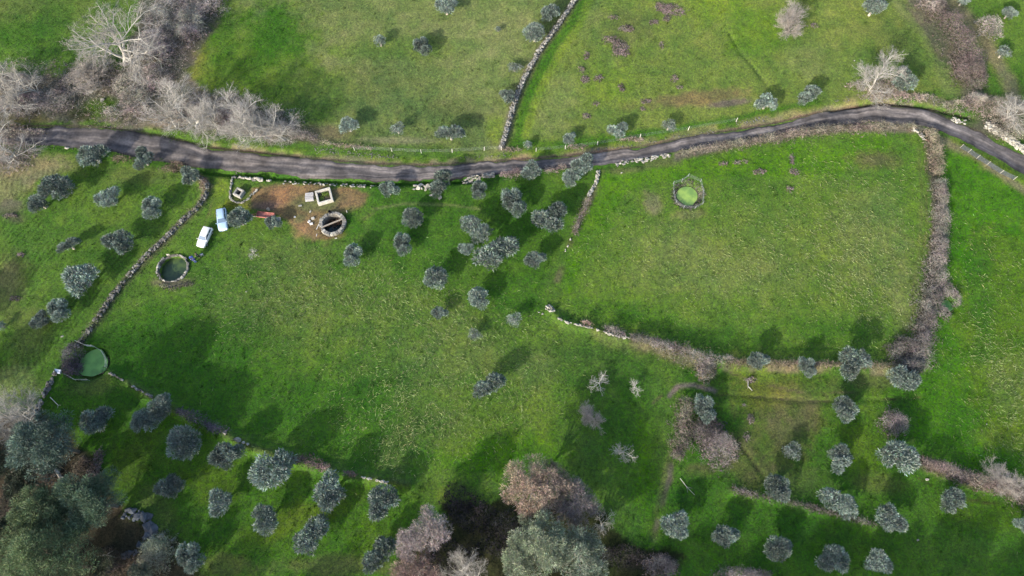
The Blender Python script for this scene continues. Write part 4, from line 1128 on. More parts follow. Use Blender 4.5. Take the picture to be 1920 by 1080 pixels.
bare(232, 70, 98, 'spread', 11, 0, 'largest pale bare tree spreading wide in the upper left corner', (233, 122), group=G1)
bare(70, 110, 48, 'vase2', 9, 40, 'slender bare tree left of the largest one, near the left edge', (78, 178), group=G1)
bare(8, 115, 48, 'vase', 9, 80, 'bare tree cut by the left edge above the road scrub', (10, 185), group=G1)
bare(30, 180, 48, 'vase2', 6, 140, 'low bare tree in front of the slender left ones', (40, 205), group=G1)
bare(30, 255, 62, 'vase', 7, 200, 'bare tree leaning over the left end of the road', (28, 290), group=G1)
bare(330, 180, 70, 'vase', 9, 20, 'bare tree leaning left at the start of the row above the road', (362, 235), group=G1)
bare(300, 200, 48, 'vase2', 7, 250, 'thin bare tree behind the left start of the roadside row', (330, 238), group=G1)
bare(396, 190, 48, 'vase2', 9, 120, 'narrow forked bare tree, second in the row above the road', (408, 243), group=G1)
bare(455, 195, 62, 'vase', 9.5, 170, 'tall bare tree in the middle of the row above the road', (476, 252), group=G1)
bare(500, 190, 50, 'vase2', 8, 10, 'bare tree just behind the tall middle one of the row', (500, 250), group=G1)
bare(535, 215, 58, 'spread', 8, 200, 'last bare tree at the right end of the row above the road', (535, 262), group=G1)
bare(165, 140, 40, 'bushpale', 5, 10, 'low bare bush under the largest pale tree', None, 'bare_bush', 'bare bush')
bare(1481, 32, 33, 'bushpale', 6, 10, 'dense pale bare bush standing alone in the upper right field', (1476, 60), 'bare_bush', 'bare bush')
bare(1633, 138, 54, 'vase', 7.5, 100, 'pale bare tree on the bank above the road bend', (1634, 168))
bare(1893, 195, 50, 'vase2', 6.5, 60, 'pale bare tree at the right edge above the white wall', (1884, 222))
BUSHES.append(((1828, 190, 20, 14), 1.8, (.30, .26, .235), 'pale bare bush at the lower end of the dark thicket'))
bare(1125, 712, 25, 'fruit', 3.6, 30, 'bare fruit tree, left one of the upper pair in the main field', None, 'bare_fruit_tree', 'fruit tree')
bare(1190, 723, 19, 'fruit', 3.0, 90, 'bare fruit tree, right smaller one of the upper pair', None, 'bare_fruit_tree', 'fruit tree', .9)
bare(1110, 780, 24, 'bushpale', 3.2, 70, 'tan bare fruit tree below the upper pair in the main field', None, 'bare_fruit_tree', 'fruit tree')
bare(1165, 848, 26, 'fruit', 4.0, 140, 'silvery bare fruit tree, lowest one near the woodland', None, 'bare_fruit_tree', 'fruit tree')
bare(1133, 985, 26, 'fruit', 4.5, 220, 'bare tree with twisted white branches at the right wood edge', None)
BUSHES.append(((1346, 838, 34, 30), 2.4, (.225, .195, .182), 'round pinkish bare bush at the foot of the brown bramble strip'))
BUSHES.append(((1322, 808, 32, 26), 1.8, (.10, .09, .085), 'dark bare bush behind the round pinkish one'))
BUSHES.append(((1673, 794, 24, 23), 2.0, (.19, .172, .160), 'round grey bare bush above the largest lower right olive'))
bare(1890, 900, 36, 'bushpale', 4, 80, 'silvery bare bush over the brown hedge at the right edge', None, 'bare_bush', 'bare bush')
bare(473, 473, 13, 'fruit', 1.2, 80, 'tiny bare shrub alone in the grass right of the cars', None, 'bare_shrub', 'shrub')
bare(35, 735, 70, 'vase2', 9, 80, 'pale bare tree at the left edge above the dark woodland', (75, 775))
bare(10, 760, 60, 'vase', 8, 10, 'pale bare tree cut by the left edge above the woodland', (45, 800))
BUSHES.append(((298, 1040, 34, 34), 3.2, (.20, .215, .155), 'pale green twiggy bush at the bottom beside the rocky hollow'))
BUSHES.append(((1395, 1078, 48, 14), 2.2, (.20, .18, .17), 'bare bush cut by the bottom edge right of the track'))
BUSHES.append(((1240, 1060, 34, 20), 1.8, (.13, .115, .12), 'dark bare bush near the bottom end of the track'))

# ---- big crowns
DARKB = plain('dark_bark', (.10, .085, .07), .9, noise=.3)
def big_tree(px, py, r_px, height, base_col, label, seed, n=16000, leaf=(.25, .5), wd=(.06, .12), cat='tree', name='woodland_tree', nb=16, up=.5, flat=.55, twigs=None, barkc=None, group=None, hc=None):
    r = np.random.default_rng(seed); s = PS(px, py); Rm = r_px * s
    x, y = P(px, py, (hc or height * .62))
    root = tag(empty(name, (x, y, gz(x, y))), label, cat, group)
    bl = []
    for k in range(nb):
        a = 2.4 * k + r.uniform(-.4, .4); u = Rm * .72 * math.sqrt((k + .5) / nb)
        zc = height * (1 - .36 * (u / Rm) ** 2) - Rm * .30 - r.uniform(0, .12) * height
        bl.append((u * math.cos(a), u * math.sin(a), zc, Rm * r.uniform(.26, .40)))
    bl2 = []
    for b_ in bl:                       # each limb ends in several sprays
        for j in range(5):
            d = unit(r.normal(size=(1, 3)))[0]; d[2] = abs(d[2])
            bl2.append((b_[0] + d[0] * b_[3] * .55, b_[1] + d[1] * b_[3] * .55, b_[2] + d[2] * b_[3] * .5, b_[3] * r.uniform(.4, .62)))
    V, F, col = foliage_cards(bl2, n, base_col, r, leaf, wd, up, amt=.4)
    link('crown', npmesh('crown', V, F, col), LEAFY if twigs is None else TWIG, root)
    A = [np.array([0, 0, -.4])]; B = [np.array([.2, .1, height * .32])]; ra = [Rm * .06]; rb = [Rm * .045]
    for b_ in bl:
        e = np.array(b_[:3]); m = np.array([e[0] * .45, e[1] * .45, height * .32 + (e[2] - height * .32) * .5]) + r.normal(size=3) * .3
        A += [B[0], m]; B += [m, e]; ra += [Rm * .03, Rm * .018]; rb += [Rm * .018, Rm * .006]
        for j in range(6):
            q = e + unit(r.normal(size=(1, 3)))[0] * b_[3] * .9; q[2] = max(q[2], e[2] - .3)
            A.append(m + (e - m) * r.uniform(.4, 1)); B.append(q); ra.append(Rm * .008); rb.append(.012)
    Vt, Ft = rods(np.array(A), np.array(B), np.array(ra), np.array(rb), 5)
    link('trunk', npmesh('trunk', Vt, Ft, smooth=True), barkc or BARKP, root)
    return root
GB = 'woodland trees at the bottom'
TANC = (.315, .245, .195); GRYC = (.21, .185, .18); PURC = (.33, .285, .275); GRNC = (.235, .275, .190)
big_tree(998, 915, 58, 9.5, TANC, 'large rusty tan leafless tree at the top of the bottom woodland', 1, 17000, (.3, .6), (.028, .055), twigs=1, group=GB)
big_tree(1040, 905, 40, 8.5, (.25, .20, .165), 'rusty grey crown just behind the large tan tree', 11, 8000, (.3, .6), (.028, .055), twigs=1, group=GB)
big_tree(1080, 940, 50, 7.5, GRYC, 'dark purplish grey bare tree right of the rusty tan one', 2, 13000, (.3, .6), (.028, .055), twigs=1, group=GB)
big_tree(1018, 1015, 58, 10, GRNC, 'tall pale green crown in the middle of the bottom woodland', 3, 16000, (.25, .5), (.04, .08), group=GB)
big_tree(1085, 1040, 58, 9, (.18, .22, .165), 'darker green crown at the lower right of the woodland', 4, 14000, (.25, .5), (.04, .08), group=GB)
big_tree(975, 1045, 44, 8.5, GRNC, 'pale green crown at the lower left of the tall green one', 5, 11000, (.25, .5), (.04, .08), group=GB)
big_tree(810, 990, 40, 8, PURC, 'pinkish grey bare tree at the upper left of the woodland', 6, 9000, (.3, .6), (.022, .045), twigs=1, group=GB)
big_tree(770, 1020, 30, 7, PURC, 'pinkish grey bare crown left of its larger neighbour', 16, 6000, (.3, .6), (.022, .045), twigs=1, group=GB)
big_tree(780, 1070, 52, 6, (.25, .18, .155), 'reddish bare thicket tree at the bottom edge', 7, 12000, (.3, .6), (.022, .045), twigs=1, group=GB)
bare(880, 1040, 52, 'vase', 9, 10, 'white branched bare tree standing over the dark hollow', (882, 1085))
bare(865, 1000, 22, 'vase2', 7, 60, 'thin white bare tree behind the white branched one', (868, 1040))
PINEC = (.060, .095, .045)
big_tree(90, 835, 68, 12, (.095, .135, .110), 'dark bluish pine at the top of the lower left woodland', 8, 26000, (.25, .5), (.05, .09), 'pine tree', 'pine_tree', up=.2, nb=26, barkc=DARKB)
big_tree(170, 945, 66, 11, (.105, .150, .095), 'broad green pine right of the woodland clearing', 9, 25000, (.25, .5), (.05, .09), 'pine tree', 'pine_tree', up=.2, nb=26, barkc=DARKB)
big_tree(85, 960, 60, 11, (.115, .155, .080), 'green pine with sunlit left side in the lower left woodland', 10, 22000, (.25, .5), (.05, .09), 'pine tree', 'pine_tree', up=.2, nb=26, barkc=DARKB)
big_tree(85, 1045, 84, 12, (.125, .170, .085), 'brightest green pine in the bottom left corner', 13, 30000, (.25, .5), (.05, .09), 'pine tree', 'pine_tree', up=.2, nb=26, barkc=DARKB)
big_tree(0, 870, 40, 9, (.035, .05, .035), 'dark tree cut by the left edge below the bare trees', 14, 9000, (.25, .5), (.03, .06), 'tree', 'woodland_tree', up=.2, barkc=DARKB)
big_tree(20, 1000, 40, 9, (.085, .10, .06), 'dull green tree at the left edge between the pines', 17, 12000, (.25, .5), (.05, .09), 'tree', 'woodland_tree', up=.2, barkc=DARKB)
big_tree(45, 905, 38, 7, (.06, .075, .055), 'low dark tree in the woodland clearing below the bluish pine', 18, 11000, (.25, .5), (.05, .09), 'tree', 'woodland_tree', up=.2, barkc=DARKB)
big_tree(180, 1075, 46, 6, (.10, .105, .06), 'olive brown tree at the bottom between the bright pine and the hollow', 19, 12000, (.2, .4), (.04, .08), 'tree', 'woodland_tree', up=.2, barkc=DARKB)
big_tree(265, 1075, 24, 4, (.10, .12, .09), 'small grey green tree at the bottom beside the pale twiggy bush', 15, 5000, (.15, .3), (.04, .07), 'tree', 'woodland_tree', up=.2, barkc=DARKB)

# trees that stand just past the lower and left borders and throw the long shadows seen there
def shadow_tree(x, y, Rm, height, label, seed, n=9000):
    px = 960 + x * 10; r = np.random.default_rng(seed)
    root = tag(empty('woodland_tree', (x, y, gz(x, y)), r.random() * 6), label, 'tree', 'woodland trees past the lower border')
    src = SHT[seed % 2]; root.scale = (Rm / 6, Rm / 6, height / 10)
    for m in src: link(m.name.split('.')[0], m, None, root)
protoA = big_tree(80, 1045, 62, 10, (.06, .09, .05), 'x', 41, 12000, (.3, .6), (.06, .12), 'pine tree', 'pine_tree', up=.2, nb=26, barkc=DARKB)
protoB = big_tree(80, 1045, 62, 10, (.055, .08, .05), 'x', 42, 12000, (.3, .6), (.06, .12), 'pine tree', 'pine_tree', up=.2, nb=26, barkc=DARKB)
SHT = [[c.data for c in protoA.children], [c.data for c in protoB.children]]
for p_ in (protoA, protoB):
    for c in list(p_.children): bpy.data.objects.remove(c)
    bpy.data.objects.remove(p_)
for k, (x, y, rm, h) in enumerate(((-86, 3, 6, 13), (-94, 14, 6, 12), (-74, -20, 6, 12), (-63, -22, 6, 12), (-54, -21, 5, 12), (-40, -22, 5, 11), (-98, 27, 5, 11),
                                   (4, -24, 6, 14), (13, -22, 6, 14), (22, -25, 6, 14), (31, -22, 7, 14), (40, -24, 6, 14), (49, -22, 7, 14), (58, -24, 6, 13), (-8, -22, 5, 13), (67, -22, 6, 13))):
    shadow_tree(x, y, rm, h, 'green woodland tree standing past the lower left or lower border', k)

# ---- brambles and hedges
def scrub(name, shapes, height, dens, col, label, cat, kind=None, seed=1, stick=(.35, .9), wd=(.02, .045), leafcol=None, leaf_frac=.35, group=None, undercol=None, up=.35):
    """shapes: ('l', photo polyline, half widths px) or ('c', px, py, r px, ry px)"""
    r = np.random.default_rng(seed); PX = []; HH = []
    for sh in shapes:
        if sh[0] == 'l':
            q = smooth_line(PW(sh[1]), .8); s0 = PS(*sh[1][0]); ws = np.array(sh[2]) * s0
            x0, y0, an0, L = along(q, np.array([0.]))
            n = int(L * 2 * ws.mean() * dens); s = r.random(n) * L
            x, y, an, _ = along(q, s); w = np.interp(s / L, np.linspace(0, 1, len(ws)), ws) * (.35 + 1.1 * fbm(s * .55, s * 0 + seed, 3, 3) + .35 * vnoise(s * 2.5, s * 0 + seed, 9))
            t = np.clip(r.normal(size=n) * .52, -1.35, 1.35); off = t * w + .35 * (vnoise(s * .8, s * 0 + seed * 3, 4) - .5) * w; x += r.normal(size=n) * .12; y += r.normal(size=n) * .12
            PX.append(np.stack([x - np.sin(an) * off, y + np.cos(an) * off], 1)); HH.append(height * 1.25 * np.sqrt(np.clip(1 - t * t * .75, .04, 1)) * (.25 + .9 * vnoise(s * .5, off * .5 + seed, 5) + .5 * vnoise(s * 1.7, off * 1.7 + seed, 6)))
        else:
            _, cx, cy, rx, ry = sh; s0 = PS(cx, cy); c = P(cx, cy); rx *= s0; ry *= s0 * 1.08
            n = int(math.pi * rx * ry * dens); a = r.random(n) * 6.283; u = np.sqrt(r.random(n)) * (.45 + 1.1 * fbm(np.cos(a) * 1.6 + cx, np.sin(a) * 1.6, 6, 3)) * (1 + .12 * r.normal(size=n))
            PX.append(np.stack([c[0] + rx * u * np.cos(a), c[1] + ry * u * np.sin(a)], 1))
            HH.append(height * np.sqrt(np.clip(1.05 - u * u * .9, .02, 1)) * (.55 + .9 * vnoise(PX[-1][:, 0] * .6, PX[-1][:, 1] * .6, 7)))
    p = np.concatenate(PX); h = np.concatenate(HH); n = len(p)
    z0 = hgt(p[:, 0], p[:, 1]); zz = z0 + h * (1 - .55 * r.random(n) ** 1.5)
    A = np.stack([p[:, 0], p[:, 1], zz], 1); c0 = A.mean(0)
    root = tag(empty(name, (c0[0], c0[1], float(z0.mean()))), label, cat, group, kind)
    o0 = np.array([c0[0], c0[1], float(z0.mean())])
    D = r.normal(size=(n, 3)) * [1, 1, .45] + [0, 0, up]
    L1 = r.uniform(*stick, n)
    M = A - o0 - unit(D) * L1[:, None] * .5
    V, F = cards(M, D, L1, r.uniform(*wd, n), r)
    Dm = unit(D) * 1; Dm[:, 2] -= .55
    V2, F2 = cards(M + unit(D) * L1[:, None] * .92, Dm, L1 * .6, r.uniform(*wd, n) * .8, r)
    cc = colvar(n, 4, col, r, .45, .05); patch = .15 + 1.7 * fbm(p[:, 0] * .8, p[:, 1] * .8, 3, 4); hv = (fbm(p[:, 0] * .35, p[:, 1] * .35, 15, 3) - .5)[:, None] * np.array([-.25, .35, -.2]); cc *= 1 + np.repeat(hv, 4, 0)
    cc *= np.repeat(patch, 4)[:, None]; c2 = colvar(n, 4, np.array(col) * 1.15, r, .38, .05) * np.repeat(patch, 4)[:, None]
    link('stems', npmesh('stems', np.concatenate([V, V2]), np.concatenate([F, F2 + 4 * n]), np.concatenate([cc, c2])), BRAM, root)
    k = int(n * leaf_frac); idx = r.integers(0, n, k); pz = A[idx] - o0; pz[:, 2] -= h[idx] * r.uniform(.15, .6, k)
    V3, F3 = cards(pz, r.normal(size=(k, 3)) * [1, 1, .3], r.uniform(.22, .45, k), r.uniform(.14, .28, k), r)
    link('leaves', npmesh('leaves', V3, F3, colvar(k, 4, leafcol or (np.array(col) * .55), r, .4, .08)), BRAM, root)
    return root
MAUVE = (.168, .154, .138); MAUVED = (.125, .113, .105); TANB = (.23, .195, .15)
for k_, ((cx_, cy_, a_, b_), h_, c_, lb_) in enumerate(BUSHES):
    scrub('bare_bush', [('c', cx_, cy_, a_, b_), ('c', cx_, cy_, a_ * .7, b_ * .7)], h_, 95, c_, lb_, 'bare bush', seed=60 + k_, stick=(.3, .8), wd=(.014, .03), up=.9, leaf_frac=.25)
scrub('bramble_hedge', [('l', H_RIGHT, (10, 12, 15, 20, 22, 22, 24))], 1.5, 75, MAUVE, 'long thick purple grey bramble hedge down the right side of the right field', 'hedge', seed=2)
scrub('bramble_thicket', [('c', 1690, 660, 34, 26), ('c', 1700, 690, 26, 20)], 1.9, 75, MAUVED, 'dark bramble thicket at the bottom corner of the right field', 'thicket', seed=3)
scrub('bramble_thicket', [('c', 1772, 545, 14, 16), ('c', 1790, 560, 7, 18), ('c', 1768, 585, 12, 12)], 1.2, 70, MAUVE, 'brambles ringing the small green puddle', 'thicket', seed=4)
scrub('bramble_hedge', [('l', [(1738, 248), (1744, 270), (1752, 300), (1752, 332)], (12, 12, 11, 8))], 1.3, 85, TANB, 'tan bramble hedge beside the road corner above the gap', 'hedge', seed=5)
scrub('bramble_hedge', [('l', [(1275, 290), (1330, 281), (1380, 271), (1440, 261), (1540, 246), (1640, 240), (1715, 240)], (5, 8, 9, 11, 12, 11, 7))], .9, 55, (.195, .172, .138), 'long low pinkish bramble hedge between road and right field', 'hedge', seed=6)
scrub('bramble_hedge', [('l', [(1180, 634), (1210, 640), (1250, 655), (1300, 672), (1335, 682)], (5, 9, 13, 17, 20)), ('l', [(1320, 685), (1345, 680), (1366, 675)], (10, 8, 5)), ('c', 1322, 697, 18, 18)], 1.3, 75, MAUVE, 'bramble hedge widening along the lower edge of the right field', 'hedge', seed=7, leafcol=(.10, .09, .05))
scrub('bramble_hedge', [('l', [(1092, 606), (1106, 610)], (7, 6))], .8, 70, (.27, .19, .16), 'small reddish bramble clump on the thin stone row', 'hedge', seed=71)
scrub('bramble_hedge', [('l', [(1132, 620), (1150, 622), (1170, 632)], (6, 9, 6))], .9, 70, MAUVE, 'small grey bramble clump on the thin stone row', 'hedge', seed=72)
scrub('bramble_hedge', [('l', H_ROW, (7, 6, 5, 6, 8))], .8, 70, (.165, .138, .105), 'thin reddish brown hedge line linking the small olives', 'hedge', seed=8, leafcol=(.08, .075, .04))
scrub('bramble_hedge', [('l', [(1283, 748), (1280, 790), (1275, 830), (1266, 862)], (14, 15, 16, 9))], 1.4, 80, (.165, .138, .115), 'brown bramble strip beside the tall bluish olive', 'hedge', seed=9)
scrub('bramble_hedge', [('l', H_LR, (8, 12, 14, 16, 18))], 1.3, 80, (.165, .135, .122), 'brown bramble hedge slanting to the right edge in the lower right', 'hedge', seed=10)
scrub('bramble_hedge', [('l', H_ORCH, (5, 7, 4, 4, 4))], .8, 60, MAUVED, 'low dark bramble line through the lower right orchard', 'hedge', seed=11)
scrub('bramble_hedge', [('l', [(340, 772), (370, 785), (410, 806)], (7, 12, 7)), ('l', [(400, 800), (430, 812)], (8, 5))], 1.0, 60, (.115, .105, .125), 'dark bluish brambles on the curved bank above the large olives', 'hedge', seed=12)
scrub('bramble_hedge', [('l', [(548, 860), (585, 868), (620, 880)], (8, 12, 7)), ('l', [(650, 888), (672, 893)], (7, 5))], 1.0, 60, (.165, .12, .12), 'reddish brambles on the curved bank right of the largest olive', 'hedge', seed=13)
scrub('bramble_thicket', [('c', 138, 668, 18, 24), ('c', 140, 690, 16, 16), ('c', 130, 690, 10, 12)], 1.6, 75, (.12, .105, .115), 'dark brambles on the left bank of the lower left pond', 'thicket', seed=14)
scrub('bramble_thicket', [('l', [(1745, 0), (1770, 45), (1795, 95), (1815, 150)], (20, 24, 26, 28)), ('c', 1815, 140, 34, 32)], 2.4, 60, (.150, .125, .115), 'dark brown thicket running down between the two top right fields', 'thicket', seed=15)
scrub('bramble_thicket', [('c', 1745, 15, 24, 20), ('c', 1850, 58, 22, 22)], 2.6, 55, (.25, .225, .20), 'pale twiggy scrub at the top of the brown thicket', 'thicket', seed=16)
scrub('bramble_thicket', [('c', 1870, 205, 54, 26), ('c', 1895, 245, 44, 26), ('c', 1800, 200, 40, 10), ('c', 1690, 185, 60, 9)], 1.2, 45, (.24, .212, .175), 'dry scrub on the bank above the road bend', 'thicket', seed=17)
scrub('bramble_thicket', [('c', 1640, 165, 48, 14), ('c', 1660, 180, 40, 8)], 1.6, 60, (.24, .212, .178), 'dry pinkish brambles under the pale bare tree', 'thicket', seed=18)
scrub('scrub_thicket', [('c', 330, 40, 52, 46), ('c', 300, 90, 34, 30), ('c', 380, 10, 40, 30), ('c', 360, 60, 30, 30)], 3.0, 55, (.25, .225, .21), 'dense grey scrub mass at the top left beside the green field', 'thicket', seed=19, stick=(.5, 1.2))
scrub('scrub_thicket', [('c', 100, 195, 46, 24), ('c', 40, 200, 50, 22), ('c', 30, 160, 40, 20)], 2.2, 55, (.225, .20, .19), 'grey scrub between the left bare trees and the road', 'thicket', seed=20, stick=(.5, 1.1))
scrub('scrub_thicket', [('c', 255, 195, 34, 30), ('c', 290, 150, 34, 26), ('c', 240, 160, 26, 22), ('c', 215, 215, 16, 10)], 1.8, 50, (.235, .212, .188), 'pinkish grey scrub below the largest bare tree', 'thicket', seed=21, stick=(.5, 1.1))
scrub('scrub_thicket', [('c', 370, 215, 46, 22), ('c', 440, 225, 46, 22), ('c', 510, 245, 50, 18), ('c', 570, 258, 22, 10)], 1.9, 50, (.25, .22, .205), 'grey scrub at the feet of the bare tree row', 'thicket', seed=22, stick=(.5, 1.1))
scrub('scrub_thicket', [('c', 60, 150, 90, 40), ('c', 180, 150, 70, 50), ('c', 300, 110, 60, 70), ('c', 400, 205, 90, 44), ('c', 510, 230, 70, 36), ('c', 250, 215, 90, 24)], 1.0, 16, (.26, .23, .205), 'thin knee high dead scrub spreading between the upper left trees', 'undergrowth', 'stuff', seed=33, stick=(.4, .9), leaf_frac=.15)
scrub('scrub_thicket', [('c', 30, 285, 40, 20), ('c', 20, 310, 40, 16), ('c', 60, 250, 30, 6), ('c', 10, 245, 40, 14)], 1.3, 45, (.27, .235, .20), 'dry scrub at the left end of the road', 'thicket', seed=23)
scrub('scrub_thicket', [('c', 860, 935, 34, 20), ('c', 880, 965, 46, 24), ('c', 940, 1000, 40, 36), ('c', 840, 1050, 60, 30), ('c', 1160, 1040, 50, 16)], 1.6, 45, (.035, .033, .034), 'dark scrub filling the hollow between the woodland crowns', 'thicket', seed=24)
scrub('scrub_thicket', [('c', 210, 1055, 50, 24), ('c', 90, 900, 50, 12), ('c', 10, 1050, 20, 30), ('c', 10, 960, 24, 30), ('c', 160, 880, 22, 26)], 1.2, 50, (.105, .088, .068), 'brown undergrowth on the floor of the lower left woodland', 'thicket', seed=25)
scrub('bramble_thicket', [('c', 230, 300, 20, 6), ('c', 320, 318, 16, 6), ('c', 384, 350, 8, 16), ('c', 335, 312, 14, 8)], 1.0, 60, (.20, .155, .12), 'brown brambles on the top bend of the crooked wall', 'thicket', seed=26)
scrub('bramble_thicket', [('l', [(940, 330), (975, 326)], (7, 9)), ('l', [(1020, 322), (1060, 318)], (5, 6))], .9, 60, (.25, .20, .18), 'pinkish brambles on the road edge between the roadside olives', 'thicket', seed=27)
scrub('bramble_thicket', [('l', [(1102, 372), (1098, 392), (1085, 412), (1078, 440)], (6, 9, 5, 6))], .6, 50, (.19, .16, .14), 'low grey brambles on the boundary below the short white wall', 'thicket', seed=28)
scrub('bramble_thicket', [('l', [(600, 268), (650, 275), (700, 280)], (4, 4, 3)), ('c', 960, 282, 22, 5), ('c', 1080, 277, 20, 5), ('c', 1185, 262, 26, 5)], .5, 45, (.27, .22, .18), 'dry weeds along the upper verge of the road', 'weeds', 'stuff', seed=29)
# dead weeds in the fields
r = np.random.default_rng(3); sh = []
for cx, cy, a, b_ in ((1255, 18, 26, 14), (1160, 90, 16, 18), (1145, 75, 14, 8), (1150, 33, 10, 4), (1165, 98, 14, 8), (1175, 55, 14, 8), (1100, 105, 5, 8), (1122, 148, 10, 6), (1097, 150, 8, 8), (1090, 130, 6, 6), (1165, 165, 5, 10),
                      (1100, 218, 8, 6), (1210, 190, 10, 5), (1238, 10, 8, 6), (1265, 147, 6, 8), (1275, 165, 6, 4), (1240, 85, 4, 8), (1118, 195, 6, 4), (1205, 205, 5, 4), (1225, 42, 10, 5), (1250, 35, 8, 6),
                      (1490, 323, 10, 7), (1484, 300, 5, 12), (1424, 322, 12, 6), (1480, 355, 7, 6), (1382, 305, 7, 5), (1355, 307, 9, 4), (1397, 303, 6, 3),
                      (1408, 785, 9, 7), (1408, 712, 12, 5), (1525, 48, 8, 4), (40, 478, 8, 4), (20, 405, 14, 5), (30, 560, 12, 5), (1395, 760, 4, 3), (1400, 820, 6, 8), (1500, 650, 0, 0), (260, 870, 0, 0), (175, 890, 14, 22), (185, 860, 10, 20)):
    if a: sh.append(('c', cx, cy, a, b_))
scrub('dead_weeds', sh, .35, 60, (.20, .165, .155), 'purplish grey patches of dead weeds in the fields', 'weeds', 'stuff', seed=30, stick=(.2, .5), leaf_frac=.5)
scrub('wall_weeds', [('l', W_LEFT, (8, 8, 8, 9, 9)), ('l', W_LEFT, (5, 5, 5)), ('l', W_TOP, (6, 6, 6))], .55, 14, (.17, .155, .11), 'dry weeds growing over the two long stone walls', 'weeds', 'stuff', seed=35, stick=(.2, .5), leafcol=(.06, .085, .03))
# tank plants and pond reeds
sh = [('c', 611, 365, 8, 5), ('c', 603, 374, 5, 6)]
scrub('tank_plants', sh, .45, 160, (.12, .20, .03), 'bright green weeds growing inside the concrete tank', 'weeds', 'stuff', seed=31, stick=(.15, .35), leafcol=(.07, .11, .03))
sh = [('c', 1290 + 24 * math.cos(a), 365 + 22 * math.sin(a), 8, 7) for a in np.linspace(0, 6.28, 14)] + [('c', 176 + 20 * math.cos(a), 680 + 18 * math.sin(a), 7, 6) for a in np.linspace(-1.9, .9, 7)] + [('c', 325 + 15 * k, 540 + abs(k) * -3, 10, 5) for k in (-1, 0, 1, 2)]
scrub('pond_reeds', sh, .4, 60, (.15, .145, .115), 'grey dead reeds on the banks of the ponds', 'reeds', 'stuff', seed=32, stick=(.2, .5))

# ---- rocky hollow bottom left
x, y = P(240, 1000); root = tag(empty('rock_outcrop', (x, y, gz(x, y))), 'bluish grey curved rock outcrop inside the lower left woodland', 'rock outcrop')
ROCKB_M = []
ROCKB = plain('bluish_rock', (.07, .08, .095), .9, noise=.35, scale=1.2, bump=.6)
for k in range(5):
    ROCKB_M.append(rock_mesh(200 + k, .9)); ROCKB_M[-1].materials.append(ROCKB)
for k in range(60):
    a = random.uniform(-1.5, 2.0); q = random.gauss(1, .14); me = ROCKB_M[k % 5]
    o = link('rock', me, None, root); o.location = (3.2 * q * math.cos(a), 2.8 * q * math.sin(a) - .2, random.uniform(-.1, .2)); t_ = random.choice((.5, .7, .9, 1.3, 1.7)); o.scale = (t_, t_ * random.uniform(.6, 1), t_ * .55); o.rotation_euler = (random.uniform(-.4, .4), random.uniform(-.4, .4), random.random() * 6)
# fallen branches
def fallen(pts, rad, label, mat=BARKP, name='fallen_branch', up=.15):
    w = PW(pts); bm = bmesh.new()
    zz = [gz(*q) + up for q in w]
    for k in range(len(w) - 1):
        add_rod(bm, (w[k][0] - w[0][0], w[k][1] - w[0][1], zz[k] - zz[0]), (w[k + 1][0] - w[0][0], w[k + 1][1] - w[0][1], zz[k + 1] - zz[0]), rad * (1 - .6 * k / len(w)), rad * (1 - .6 * (k + 1) / len(w)))
    mid = len(w) // 2
    for s in (-1, 1):
        d = (w[-1] - w[0]); nrm = np.array([-d[1], d[0]]) / np.linalg.norm(d); e = w[mid] + d * .22 + nrm * s * np.linalg.norm(d) * .16
        add_rod(bm, (w[mid][0] - w[0][0], w[mid][1] - w[0][1], zz[mid] - zz[0]), (e[0] - w[0][0], e[1] - w[0][1], zz[mid] - zz[0] + .15), rad * .5, rad * .2)
    o = bm_obj(name, bm, mat); o.location = (w[0][0], w[0][1], zz[0]); tag(o, label, 'branch')
fallen([(1275, 897), (1287, 913), (1302, 928)], .04, 'thin pale fallen branch on grass right of the rutted track')
fallen([(170, 1038), (185, 1043), (200, 1040), (222, 1046)], .11, 'white fallen log at the bottom of the rocky hollow')
fallen([(105, 880), (113, 893), (120, 905)], .28, 'grey broken trunk leaning beside the dark pine')
fallen([(22, 885), (60, 880), (105, 878)], .09, 'thin fallen trunk across the dark woodland floor', BARK)
fallen([(1402, 714), (1402, 725), (1410, 733)], .06, 'small twisted pale branch on the yellow grass near the hedge line')
fallen([(95, 745), (110, 760)], .06, 'pale fallen limb below the short mossy wall')

